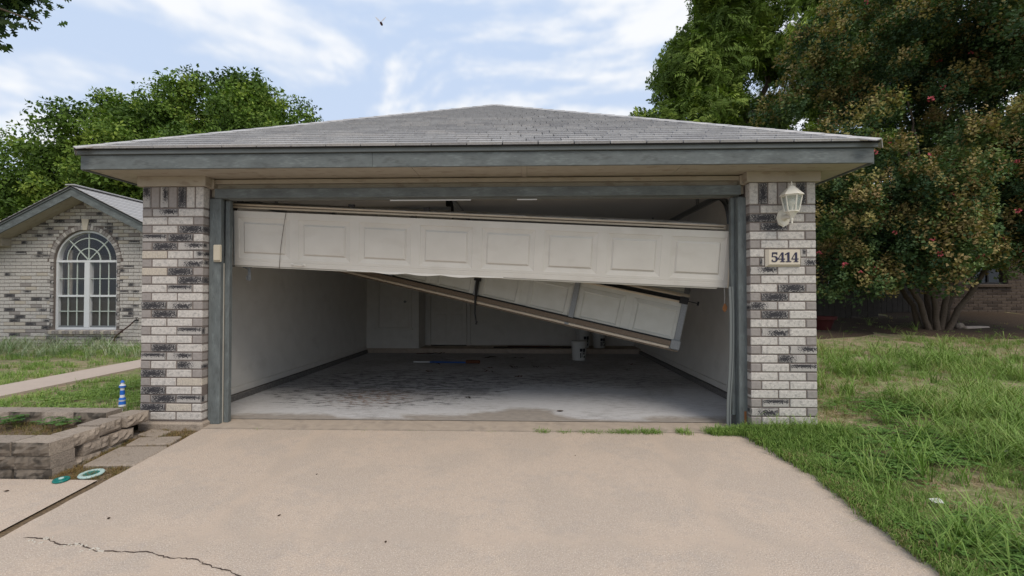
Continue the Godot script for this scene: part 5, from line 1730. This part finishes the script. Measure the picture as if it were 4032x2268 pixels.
		limb(b, q[0] - Vector3(0, 0.1, 0), q[1], 0.062, 0.045, 0.05, r)
		limb(b, q[1] - Vector3(0, 0.02, 0), q[2], 0.044, 0.015, 0.12, r)
	put("trunk", b, M.bark, t)
	var lob := [[Vector3(9.2, 4.9, -6.0), Vector3(2.9, 2.3, 2.1), 3.2], [Vector3(7.4, 3.0, -5.6), Vector3(1.75, 1.25, 1.4), 1.7], [Vector3(10.9, 3.3, -5.6), Vector3(2.0, 1.25, 1.5), 1.7], [Vector3(9.0, 2.6, -5.4), Vector3(1.5, 0.8, 1.2), 0.9], [Vector3(8.6, 6.6, -6.3), Vector3(2.1, 1.4, 1.8), 1.6], [Vector3(11.6, 5.6, -6.2), Vector3(2.2, 2.2, 1.9), 2.2], [Vector3(10.4, 7.6, -6.4), Vector3(2.0, 1.2, 1.6), 1.2], [Vector3(7.0, 1.75, -5.5), Vector3(1.1, 0.45, 0.9), 0.5], [Vector3(8.2, 2.05, -5.2), Vector3(1.3, 0.5, 1.0), 0.7], [Vector3(10.7, 2.4, -5.2), Vector3(1.3, 0.45, 0.9), 0.6]]
	crown(t, "spray", lob, 19000, 1.08, [Color(0.036, 0.068, 0.034), Color(0.085, 0.142, 0.054), Color(0.15, 0.205, 0.072), Color(0.31, 0.28, 0.10), Color(0.27, 0.19, 0.09)], 420, 0.44, 171, 0.5, 0.75)
	var fr := RandomNumberGenerator.new()
	fr.seed = 44
	var fm := clump("flower", 3).mesh()
	for i in 48:
		var l: Array = lob[fr.randi() % lob.size()]
		var d := rand_dir(fr)
		d.z = absf(d.z)
		d = d.normalized()
		var p: Vector3 = l[0] + l[1] * d * fr.randf_range(0.95, 1.08)
		inst("flower", fm, M.flower, t, Transform3D(Basis(rand_dir(fr), fr.randf() * TAU).scaled(Vector3.ONE * fr.randf_range(0.8, 1.4)), p - t.position))
	# dark tree beyond it at the right edge
	t = thing("far_oak", "dark tree showing above the crape myrtle at the top right corner", "tree", Vector3(16.5, 0.7, -12.5))
	b = MB.new()
	limb(b, base, Vector3(0, 4, 0), 0.4, 0.3, 0.1, r, 10)
	for q in [Vector3(-2.5, 8.5, 0), Vector3(1.5, 9.5, 0), Vector3(0, 10.5, 0.5)]:
		limb(b, Vector3(0, 3.8, 0), q, 0.2, 0.05, 0.3, r)
	put("trunk", b, M.bark, t)
	crown(t, "broad", [[Vector3(16, 8.5, -12.5), Vector3(3.2, 3.4, 2.6), 2.0], [Vector3(14.2, 10.6, -12.3), Vector3(2.0, 1.8, 1.8), 1.0]], 4200, 1.0, [Color(0.026, 0.045, 0.024), Color(0.055, 0.082, 0.037), Color(0.106, 0.132, 0.066)], 80, 0.85, 191)
	# oak on the left whose branch tips reach into the top left corner
	t = thing("front_oak", "oak whose lobed leaf tips hang into the top left corner", "tree", Vector3(-10.2, 0.05, 0.6))
	b = MB.new()
	limb(b, base, Vector3(0.1, 3.4, 0), 0.34, 0.26, 0.08, r, 10)
	for q in [Vector3(3.4, 5.3, -1.9), Vector3(2.6, 6.4, 0.6), Vector3(-1.5, 6.8, 0), Vector3(0.5, 7.8, -0.5)]:
		limb(b, Vector3(0.1, 3.2, 0), q, 0.16, 0.03, 0.25, r)
	limb(b, Vector3(2.6, 5.0, -1.3), Vector3(4.3, 4.75, -2.2), 0.03, 0.008, 0.1, r)
	put("trunk", b, M.bark, t)
	crown(t, "oak", [[Vector3(-9.2, 7.0, 0.6), Vector3(2.8, 1.7, 2.6), 2.2], [Vector3(-6.75, 5.35, -1.3), Vector3(0.66, 0.45, 0.6), 0.9], [Vector3(-7.05, 4.85, -1.5), Vector3(0.42, 0.40, 0.42), 0.5], [Vector3(-7.2, 6.3, 1.0), Vector3(1.6, 0.9, 1.8), 1.2]], 1900, 1.0, [Color(0.032, 0.063, 0.026), Color(0.059, 0.112, 0.037), Color(0.099, 0.152, 0.046)], 150, 0.42, 211)

# ---------------------------------------------------------------- small things
func hexring(b: MB, c: Vector3, r0: float, y0: float, r1: float, y1: float, seg := 6, rot := 0.0) -> void:
	for k in seg:
		var a0 := TAU * k / seg + rot
		var a1 := TAU * (k + 1) / seg + rot
		var am := (a0 + a1) * 0.5
		b.quad(c + Vector3(cos(a0) * r0, y0, sin(a0) * r0), c + Vector3(cos(a1) * r0, y0, sin(a1) * r0), c + Vector3(cos(a1) * r1, y1, sin(a1) * r1), c + Vector3(cos(a0) * r1, y1, sin(a0) * r1), Vector3(cos(am), (r0 - r1) * signf(y1 - y0) * 4.0, sin(am)))

func small_things() -> void:
	# wall lantern
	var l := thing("wall_lantern", "white coach lantern with clear panes on the right brick pillar", "wall lamp", Vector3(2.84, 1.92, 0.002))
	var bp := MB.new()
	var out := PackedVector2Array()
	var inn := PackedVector2Array()
	for k in 24:
		var a := TAU * k / 24.0
		var q := 1.0 + 0.05 * cos(a * 8.0)
		out.append(Vector2(cos(a) * 0.058 * q, sin(a) * 0.078 * q))
		inn.append(Vector2(cos(a) * 0.048 * q, sin(a) * 0.066 * q))
	bp.prism(out, 0.0, 0.012)
	bp.prism(inn, 0.012, 0.02)
	put("back_plate", bp, M.lamp_white, l)
	var am := MB.new()
	am.tube([Vector3(0, 0, 0.015), Vector3(0, 0.004, 0.06), Vector3(0.001, -0.008, 0.10), Vector3(0.002, -0.012, 0.14)], [0.032, 0.024, 0.017, 0.015], 10)
	put("arm", am, M.lamp_white, l)
	var c := Vector3(0.004, 0, 0.14)
	var rot := PI / 2
	var tl := MB.new()
	tl.lathe(c, [Vector2(0.0, -0.075), Vector2(0.007, -0.072), Vector2(0.009, -0.06), Vector2(0.006, -0.052), Vector2(0.010, -0.045), Vector2(0.012, -0.03), Vector2(0.010, -0.018), Vector2(0.018, -0.012), Vector2(0.020, 0.0)], 12)
	hexring(tl, c, 0.022, -0.005, 0.048, 0.030, 6, rot)
	hexring(tl, c, 0.058, 0.030, 0.060, 0.042, 6, rot)
	hexring(tl, c, 0.0, 0.030, 0.058, 0.030, 6, rot)
	hexring(tl, c, 0.060, 0.042, 0.0, 0.042, 6, rot)
	put("cup", tl, M.lamp_white, l)
	var fr := MB.new()
	for k in 6:
		var a := TAU * k / 6.0 + rot
		var d := Vector3(cos(a), 0, sin(a))
		fr.tube([c + d * 0.056 + Vector3(0, 0.042, 0), c + d * 0.080 + Vector3(0, 0.172, 0)], [0.006, 0.006], 4)
	hexring(fr, c, 0.083, 0.168, 0.085, 0.180, 6, rot)
	put("frame", fr, M.lamp_white, l)
	for k in 6:
		var a0 := TAU * k / 6.0 + rot
		var a1 := TAU * (k + 1) / 6.0 + rot
		var gp := MB.new()
		gp.quad(c + Vector3(cos(a0) * 0.055, 0.043, sin(a0) * 0.055), c + Vector3(cos(a1) * 0.055, 0.043, sin(a1) * 0.055), c + Vector3(cos(a1) * 0.079, 0.170, sin(a1) * 0.079), c + Vector3(cos(a0) * 0.079, 0.170, sin(a0) * 0.079), Vector3(cos(a0 + 0.5), 0, sin(a0 + 0.5)))
		put("pane", gp, M.lamp_glass, l)
	var rf := MB.new()
	hexring(rf, c, 0.097, 0.178, 0.092, 0.188, 6, rot)
	hexring(rf, c, 0.092, 0.188, 0.058, 0.222, 6, rot)
	hexring(rf, c, 0.058, 0.222, 0.040, 0.243, 6, rot)
	hexring(rf, c, 0.0, 0.178, 0.097, 0.178, 6, rot)
	hexring(rf, c, 0.032, 0.243, 0.030, 0.258, 6, rot)
	hexring(rf, c, 0.040, 0.243, 0.0, 0.244, 6, rot)
	rf.lathe(c, [Vector2(0.030, 0.258), Vector2(0.012, 0.262), Vector2(0.006, 0.272), Vector2(0.009, 0.284), Vector2(0.005, 0.292), Vector2(0.003, 0.302), Vector2(0.0, 0.304)], 10)
	put("cap", rf, M.lamp_white, l)
	var bb := MB.new()
	bb.lathe(c, [Vector2(0.012, 0.042), Vector2(0.013, 0.075), Vector2(0.026, 0.10), Vector2(0.028, 0.12), Vector2(0.018, 0.14), Vector2(0.0, 0.146)], 14)
	put("bulb", bb, M.bulb_glass, l)
	# number plaque
	var p := thing("address_plaque", "cream stone plaque reading 5414 on the right brick pillar", "house number", Vector3(2.833, 1.5555, 0.0))
	var pb := MB.new()
	var o := [Vector3(-0.154, -0.0785, 0.004), Vector3(0.154, -0.0785, 0.004), Vector3(0.154, 0.0785, 0.004), Vector3(-0.154, 0.0785, 0.004)]
	var i4 := [Vector3(-0.130, -0.058, 0.026), Vector3(0.146, -0.058, 0.026), Vector3(0.146, 0.072, 0.026), Vector3(-0.130, 0.072, 0.026)]
	pb.quad(i4[0], i4[1], i4[2], i4[3], Vector3(0, 0, 1))
	for k in 4:
		var k2 := (k + 1) % 4
		pb.quad(o[k], o[k2], i4[k2], i4[k], (o[k] + o[k2]) * Vector3(1, 1, 0) + Vector3(0, 0, 0.1))
		pb.quad(o[k], o[k2], o[k2] - Vector3(0, 0, 0.05), o[k] - Vector3(0, 0, 0.05), (o[k] + o[k2]) * Vector3(1, 1, 0))
	put("stone", pb, M.plaque_stone, p)
	var font := SystemFont.new()
	font.font_names = PackedStringArray(["Droid Serif"])
	font.font_weight = 700
	for k in 4:
		var tm := TextMesh.new()
		tm.text = "5414"[k]
		tm.font = font
		tm.font_size = 64
		tm.pixel_size = 0.0019
		tm.depth = 0.004
		inst("digit", tm, M.digit_navy, p, Transform3D(Basis().scaled(Vector3(0.98, 1, 1)), Vector3(-0.082 + 0.060 * k, 0.006, 0.0285)))
	# keypad on the left jamb
	var kp := thing("door_keypad", "beige plastic keypad cover on the left door jamb", "keypad", Vector3(-2.445, 1.62, -0.075))
	put("housing", bevm(Vector3(0, 0, 0.010), Vector3(0.075, 0.165, 0.020), 0.006), M.keypad_plastic, kp)
	put("cover", bevm(Vector3(0.003, 0.004, 0.027), Vector3(0.066, 0.150, 0.014), 0.006), M.keypad_plastic, kp)
	# dry leaf on a thread under the door
	var dl := thing("hanging_leaf", "dry orange leaf hanging on a thread at the right jamb", "leaf", Vector3(2.41, 1.30, -0.24))
	var th := MB.new()
	th.tube([Vector3(0, 0.0, 0), Vector3(0.004, -0.09, 0), Vector3(0.0, -0.17, 0)], [0.0018, 0.0015, 0.0018], 5)
	put("thread", th, M.paper, dl)
	var lm := MB.new()
	for k in 6:
		var t0 := k / 6.0
		var t1 := (k + 1) / 6.0
		var w0 := 0.022 * sin(PI * clampf(t0, 0.05, 0.97))
		var w1 := 0.022 * sin(PI * clampf(t1, 0.05, 0.97))
		lm.quad(Vector3(-w0, -0.16 - t0 * 0.08, 0.01 * sin(t0 * 5.0)), Vector3(w0, -0.16 - t0 * 0.08, 0.012), Vector3(w1, -0.16 - t1 * 0.08, 0.012), Vector3(-w1, -0.16 - t1 * 0.08, 0.01 * sin(t1 * 5.0)), Vector3(0, 0, 1))
	put("blade", lm, M.dry_leaf, dl)
	# lighthouse stake
	var s := thing("garden_stake", "small blue and white lighthouse stake in front of the left pillar", "ornament", Vector3(-3.41, 0.075, -0.12))
	s.scale = Vector3.ONE * 0.88
	var rod := MB.new()
	rod.tube([Vector3(0, -0.06, 0), Vector3(0, 0.10, 0)], [0.007, 0.007], 6)
	put("rod", rod, M.stake_white, s)
	var bands := [[0.08, 0.034, 0.10, 0.032, 1], [0.10, 0.034, 0.135, 0.030, 0], [0.135, 0.030, 0.15, 0.034, 1], [0.15, 0.034, 0.175, 0.026, 0], [0.175, 0.024, 0.205, 0.022, 1], [0.205, 0.023, 0.255, 0.021, 0], [0.255, 0.020, 0.285, 0.020, 1], [0.285, 0.032, 0.305, 0.032, 0], [0.305, 0.030, 0.318, 0.024, 1], [0.318, 0.016, 0.34, 0.016, 1], [0.34, 0.022, 0.365, 0.006, 0]]
	for q in bands:
		var bm := MB.new()
		bm.lathe(Vector3.ZERO, [Vector2(0, q[0]), Vector2(q[1], q[0]), Vector2(q[3], q[2]), Vector2(0, q[2])], 14)
		put("band", bm, M.stake_blue if q[4] == 0 else M.stake_white, s)
	# teal discs
	var tilt := Basis(Vector3.RIGHT, 0.088)
	var rg := thing("pale_dish", "pale teal ring dish with dark centre on the dry soil", "dish", Vector3(-2.715, drive_y(0.94) - 0.012, 0.94))
	var rm := MB.new()
	rm.lathe(Vector3.ZERO, [Vector2(0.048, 0.008), Vector2(0.052, 0.014), Vector2(0.075, 0.013), Vector2(0.079, 0.008), Vector2(0.076, 0.0), Vector2(0, 0)], 30, tilt)
	put("rim", rm, M.pale_teal, rg)
	var rc := MB.new()
	rc.lathe(Vector3(0, 0.0065, 0), [Vector2(0.0485, 0.004), Vector2(0.030, 0.0), Vector2(0.0, -0.001)], 24, tilt)
	put("well", rc, M.teal, rg)
	var ld := thing("teal_lid", "small dark teal lid lying on the edge of the side slab", "lid", Vector3(-2.825, drive_y(1.05) - 0.001, 1.06))
	var lmm := MB.new()
	lmm.lathe(Vector3.ZERO, [Vector2(0.0, 0.0), Vector2(0.048, 0.0), Vector2(0.050, 0.008), Vector2(0.046, 0.013), Vector2(0.030, 0.011), Vector2(0.028, 0.016), Vector2(0.0, 0.017)], 28, tilt)
	put("disc", lmm, M.teal, ld)
	var ldm := MB.new()
	ldm.lathe(Vector3(0, 0.0165, 0), [Vector2(0.016, 0.0), Vector2(0.014, 0.004), Vector2(0, 0.005)], 14, tilt)
	put("knob", ldm, M.pale_teal, ld)
	# insect in flight
	var ins := thing("flying_insect", "small winged insect in flight against the clouds", "insect", Vector3(0.513, 1.214, 4.39) + Vector3(-0.3067, 0.5744, -0.9816) * 1.9)
	var ib := MB.new()
	ib.lathe(Vector3(0, 0, -0.008), [Vector2(0, -0.012), Vector2(0.004, -0.008), Vector2(0.005, 0.0), Vector2(0.0045, 0.008), Vector2(0.0, 0.012)], 10, Basis(Vector3.RIGHT, PI / 2))
	put("body", ib, M.insect_body, ins)
	for q in [-1.0, 1.0]:
		var iw := MB.new()
		var prev := [Vector3(q * 0.001, 0.002, 0.002), Vector3(q * 0.003, 0.001, -0.002)]
		for k in 6:
			var tt := (k + 1) / 6.0
			var wd := 0.0035 * sin(PI * clampf(tt * 0.85 + 0.1, 0, 1))
			var ctr := Vector3(q * 0.023 * tt, 0.024 * tt, 0.0)
			var nrm: Vector3 = Vector3(-0.72, q * 0.69, 0) * q
			var now := [ctr + nrm * -wd + Vector3(0, 0, 0.002), ctr + nrm * wd]
			iw.quad(prev[0], now[0], now[1], prev[1], Vector3(0, 0, 1))
			prev = now
		put("wing", iw, M.insect_wing, ins)
	# leaves and bits on the drive and the lawn
	for q in [[-1.03, 0.92, 0.018], [-1.02, 1.47, 0.024], [-2.05, 1.53, 0.028], [-0.28, 1.72, 0.022], [-3.05, 1.22, 0.03], [0.9, 0.55, 0.014]]:
		var lf := small_leaf(q[2], M.dead_leaf)
		lf.position = Vector3(q[0], drive_y(q[1]) + 0.001, q[1])
		lf.rotation.y = q[0] * 5.0
		tag(lf, "tiny brown leaf lying on the pale concrete of the drive", "leaf", "stray leaves on the concrete")
	for q in [[4.35, 0.42, 0.045], [3.15, 1.22, 0.04], [3.35, 1.75, 0.035], [3.25, 0.18, 0.05], [4.0, -0.3, 0.04]]:
		var y: float = land_y(q[0], q[1])
		var pp := MB.new()
		pp.quad(Vector3(-q[2], 0.012, -q[2] * 0.5), Vector3(q[2], 0.02, -q[2] * 0.6), Vector3(q[2] * 0.8, 0.026, q[2] * 0.5), Vector3(-q[2] * 0.9, 0.03, q[2] * 0.6), Vector3.UP)
		pp.quad(Vector3(-q[2], 0.010, -q[2] * 0.5), Vector3(q[2], 0.018, -q[2] * 0.6), Vector3(q[2] * 0.8, 0.024, q[2] * 0.5), Vector3(-q[2] * 0.9, 0.028, q[2] * 0.6), Vector3.DOWN)
		var po := put("paper_scrap", pp, M.paper, null, Transform3D(Basis(Vector3.UP, q[0] * 3.0), Vector3(q[0], y + 0.01, q[1])))
		tag(po, "white paper scrap caught in the grass right of the drive", "litter", "paper scraps in the lawn")

# ---------------------------------------------------------------- grass
func tuft(n: int, h: float, spread: float, bend: float, w: float, sd: int) -> ArrayMesh:
	var r := RandomNumberGenerator.new()
	r.seed = sd
	var b := MB.new()
	b.colored = true
	for i in n:
		var a := r.randf() * TAU
		var d := Vector3(cos(a), 0, sin(a))
		var s := Vector3(-d.z, 0, d.x)
		var o := Vector3(r.randf_range(-1, 1), 0, r.randf_range(-1, 1)) * spread
		var hh := h * r.randf_range(0.5, 1.15)
		var be := bend * r.randf_range(0.3, 1.3)
		var ww := w * r.randf_range(0.7, 1.3)
		var v := r.randf_range(0.65, 1.3)
		b.cur = Color(v * r.randf_range(0.92, 1.15), v, v * 0.95)
		var p0 := o
		var p1 := o + Vector3(0, hh * 0.5, 0) + d * be * hh * 0.22
		var p2 := o + Vector3(0, hh * 0.86, 0) + d * be * hh * 0.62
		var p3 := o + Vector3(0, hh * (1.0 - 0.3 * be), 0) + d * be * hh * 1.05
		var nn := (d * 0.5 + Vector3.UP).normalized()
		b.quad(p0 - s * ww, p0 + s * ww, p1 + s * ww * 0.9, p1 - s * ww * 0.9, nn)
		b.quad(p1 - s * ww * 0.9, p1 + s * ww * 0.9, p2 + s * ww * 0.6, p2 - s * ww * 0.6, nn)
		b.tri(p2 - s * ww * 0.6, p2 + s * ww * 0.6, p3, nn)
	return b.mesh()

func grass() -> void:
	var r := RandomNumberGenerator.new()
	r.seed = 31
	var nz := FastNoiseLite.new()
	nz.seed = 8
	nz.frequency = 0.55
	nz.fractal_octaves = 3
	var ts := {"short": [], "tall": [], "thin": [], "clover": []}
	var cs := {"short": [], "tall": [], "thin": [], "clover": []}
	var add := func(kind: String, p: Vector3, s: float, c: Color):
		var yaw := r.randf() * TAU
		ts[kind].append(Transform3D(Basis(Vector3.UP, yaw).scaled(Vector3(s, s * r.randf_range(0.8, 1.2), s)), p))
		cs[kind].append(c)
	var green := [Color(0.10, 0.18, 0.038), Color(0.195, 0.315, 0.07), Color(0.29, 0.40, 0.115), Color(0.40, 0.38, 0.17)]
	var pickc := func(v: float) -> Color:
		var q := clampf(v, 0.0, 0.999) * 3.0
		return green[int(q)].lerp(green[int(q) + 1], q - int(q))
	# right lawn: denser near the lens
	var made := 0
	while made < 36000:
		var dist: float = 1.6 + pow(r.randf(), 1.5) * 14.0
		var ang := r.randf_range(-0.15, 0.95)
		var x := 0.513 + sin(ang) * dist
		var z := 4.39 - cos(ang) * dist
		made += 1
		var edge: float = 2.53 + 0.09 * smoothstep(0.05, 1.1, z)
		if x < edge or x > 16.0 or z > 3.2: continue
		if x < 3.16 and z < 0.01: continue
		var n := nz.get_noise_2d(x * 1.3, z * 1.3) + 0.4 * nz.get_noise_2d(x * 5.0, z * 5.0) - 0.34 * exp(-(x - 3.7) * (x - 3.7) * 1.2) * exp(-(z + 1.0) * (z + 1.0) * 0.35)
		if z < -4.6 + 0.4 * sin(x * 1.3): # bare litter under the crape myrtle
			if r.randf() > 0.06: continue
		elif n < -0.07 and r.randf() < 0.88: 
			if r.randf() < 0.5: add.call("short", Vector3(x, land_y(x, z) - 0.01, z), r.randf_range(0.35, 0.7), Color(0.36, 0.28, 0.15).lerp(Color(0.22, 0.22, 0.09), r.randf()))
			continue
		var p := Vector3(x, land_y(x, z) - 0.005, z)
		var v := 0.42 + n * 0.5 + r.randfn(0, 0.17)
		if n > 0.12 and r.randf() < (0.30 if x > 4.0 and z > -3.2 else 0.08):
			add.call("tall", p, r.randf_range(0.7, 1.25), pickc.call(v - 0.05))
		else:
			add.call("short", p, r.randf_range(0.55, 1.2), pickc.call(v) if r.randf() < 0.86 else Color(0.36, 0.29, 0.15))
	# thick fringe along the drive and the right pillar
	for i in 2000:
		var z := 2.4 - pow(r.randf(), 0.7) * 2.45
		var x := 2.52 + 0.09 * smoothstep(0.05, 1.1, z) + absf(r.randfn(0, 0.10)) + 0.035 * nz.get_noise_2d(z * 6.0, 9.0)
		if nz.get_noise_2d(x * 3.0 + 7.0, z * 4.0) < -0.12 and r.randf() < 0.75: continue
		if x < 3.16 and z < 0.02: z = 0.02 + r.randf() * 0.25
		add.call("short", Vector3(x, land_y(x, z) - 0.005, z), r.randf_range(0.6, 1.35), pickc.call(0.40 + r.randfn(0, 0.2)) if r.randf() < 0.85 else Color(0.34, 0.27, 0.14))
	for i in 900:
		var x := r.randf_range(2.5, 3.3)
		var z := 0.02 + absf(r.randfn(0, 0.16))
		add.call("short", Vector3(x, land_y(x, z) - 0.005, z), r.randf_range(0.9, 1.7), pickc.call(0.34 + r.randfn(0, 0.18)))
	for i in 110:
		var z := r.randf_range(0.05, 2.3)
		var x := 2.60 + 0.09 * smoothstep(0.05, 1.1, z) + absf(r.randfn(0, 0.12))
		if nz.get_noise_2d(x * 3.0, z * 3.0 + 11.0) < 0.0: continue
		add.call("tall", Vector3(x, land_y(x, z) - 0.005, z), r.randf_range(0.45, 0.95), pickc.call(0.36 + r.randfn(0, 0.18)))
	for i in 40:
		var x := r.randf_range(2.55, 3.3)
		add.call("tall", Vector3(x, land_y(x, 0.06), 0.04 + absf(r.randfn(0, 0.08))), r.randf_range(0.5, 0.9), pickc.call(0.34 + r.randfn(0, 0.15)))
	# tall clumps
	for q in [[4.6, 0.55, 34], [5.3, -0.3, 26], [3.95, 0.25, 10], [3.3, 0.62, 8], [3.0, 1.62, 14], [4.2, -1.2, 18], [5.0, -2.2, 26], [6.4, -2.6, 30], [5.4, 0.9, 22], [2.9, 1.5, 6]]:
		for i in q[2]:
			var x: float = q[0] + r.randfn(0, 0.22)
			var z: float = q[1] + r.randfn(0, 0.18)
			if x < 2.75: continue
			add.call("tall", Vector3(x, land_y(x, z) - 0.005, z), r.randf_range(0.8, 1.4), pickc.call(0.4 + r.randfn(0, 0.16)))
	for q in [[3.75, 0.35, 0.28, 160], [3.05, 1.75, 0.2, 130], [4.3, -0.6, 0.35, 120], [3.1, 0.75, 0.2, 60]]:
		for i in q[3]:
			var x: float = q[0] + r.randfn(0, q[2])
			var z: float = q[1] + r.randfn(0, q[2] * 0.7)
			if x < 2.72: continue
			add.call("clover", Vector3(x, land_y(x, z), z), r.randf_range(0.8, 1.3), Color(0.10, 0.20, 0.04).lerp(Color(0.18, 0.31, 0.08), r.randf()))
	for i in 26:
		var x := r.randf_range(3.4, 8.0)
		var z := r.randf_range(-4.2, 0.5)
		add.call("thin", Vector3(x, land_y(x, z), z), r.randf_range(0.8, 1.3), Color(0.24, 0.26, 0.10))
	# joint in front of the garage
	for i in 620:
		var x := 2.5 - pow(r.randf(), 1.6) * 1.9
		var z := 0.037 + r.randfn(0, 0.008)
		if nz.get_noise_2d(x * 7.0, 3.0) < 0.02 and x < 2.3: continue
		add.call("short", Vector3(x, -0.05, z), r.randf_range(0.6, 1.5) * (0.55 + 0.45 * smoothstep(1.0, 2.5, x)), pickc.call(0.35 + r.randfn(0, 0.15)))
	for i in 14:
		add.call("short", Vector3(r.randf_range(-2.2, 0.6), -0.05, 0.037), r.randf_range(0.4, 0.6), pickc.call(0.6))
	# left lawn strip between walk and block row, and the bed before the wing
	for i in 4200:
		var x := r.randf_range(-9.5, -3.2)
		var z := r.randf_range(-5.8, -0.08)
		var wl := -5.85 + 0.083 * z
		if x > wl - 0.05 and x < wl + 0.72: continue
		var n := nz.get_noise_2d(x * 1.6 + 30.0, z * 1.6)
		if n < 0.0 and r.randf() < 0.85: continue
		add.call("short", Vector3(x, 0.08, z), r.randf_range(0.7, 1.3), pickc.call(0.42 + n * 0.4 + r.randfn(0, 0.18)))
	for i in 1500:
		var x := r.randf_range(-3.2, -5.6) if i % 2 else r.randf_range(-4.6, -3.2)
		var z := r.randf_range(-2.6, -0.06)
		if x < -5.1: continue
		var n := nz.get_noise_2d(x * 1.6 + 30.0, z * 1.6)
		if n < -0.15 and r.randf() < 0.7: continue
		add.call("short" if r.randf() < 0.7 else "clover", Vector3(x, 0.08, z), r.randf_range(0.6, 1.1), pickc.call(0.42 + n * 0.4 + r.randfn(0, 0.18)))
	for i in 300:
		var x := r.randf_range(-12.0, -6.5)
		var z := r.randf_range(-5.85, -3.9)
		var dens := nz.get_noise_2d(x * 1.2 + 9.0, 2.0)
		if dens < -0.1 and r.randf() < 0.7: continue
		add.call("tall", Vector3(x, 0.08, z), r.randf_range(0.6, 1.5), Color(0.19, 0.30, 0.11).lerp(Color(0.55, 0.58, 0.44), pow(r.randf(), 1.6)))
	# bed weeds and dry wisps in the soil strip
	for i in 14:
		var q: Array = [[-4.05, 0.30], [-3.62, 0.32], [-4.5, 0.3]][i % 3]
		add.call("clover", Vector3(q[0] + r.randfn(0, 0.05), 0.05, q[1] + r.randfn(0, 0.04)), r.randf_range(0.9, 1.7), Color(0.07, 0.16, 0.03).lerp(Color(0.12, 0.22, 0.05), r.randf()))
	for i in 520:
		var x := r.randf_range(-2.97, -2.52)
		var z := r.randf_range(0.05, 1.02)
		if (x > -2.9 and x < -2.53 and z > 0.26 and z < 0.80) and r.randf() < 0.9: continue
		add.call("short", Vector3(x, drive_y(z) - 0.022, z), r.randf_range(0.3, 0.55), Color(0.30, 0.20, 0.09).lerp(Color(0.12, 0.13, 0.04), pow(r.randf(), 2.0)))
	for i in 220:
		add.call("short", Vector3(r.randf_range(-4.6, -3.2), 0.055, r.randf_range(0.2, 0.8)), r.randf_range(0.35, 0.6), Color(0.28, 0.19, 0.09).lerp(Color(0.12, 0.15, 0.04), r.randf()))
	var meshes := {"short": tuft(14, 0.070, 0.06, 1.0, 0.0022, 1), "tall": tuft(18, 0.20, 0.05, 1.35, 0.0030, 2), "thin": tuft(3, 0.5, 0.03, 0.4, 0.002, 3)}
	var cm := MB.new()
	cm.colored = true
	for i in 7:
		var a := i * 2.4
		var q := 0.02 + 0.012 * i
		var v := r.randf_range(0.75, 1.25)
		cm.cur = Color(v, v, v)
		for k in 3:
			var d := Vector3(cos(a + k * 2.09), 0.15, sin(a + k * 2.09)).normalized()
			leaf(cm, Vector3(cos(a) * q, 0.035 + 0.004 * i, sin(a) * q), d, Vector3.UP, 0.028, 0.011)
	meshes["clover"] = cm.mesh()
	var labels := {"short": "short lawn grass beside the drive and around the garage", "tall": "tall arching tufts of grass in the lawns", "thin": "thin dry seed stalks in the right lawn", "clover": "low clover leaves among the grass"}
	for k in ["short", "tall", "thin", "clover"]:
		var o := many({"short": "grass", "tall": "tall_grass", "thin": "seed_stalks", "clover": "clover"}[k], null, meshes[k], M.grass_blade, ts[k], cs[k])
		tag(o, labels[k], "grass" if k != "clover" else "clover", "", "stuff")
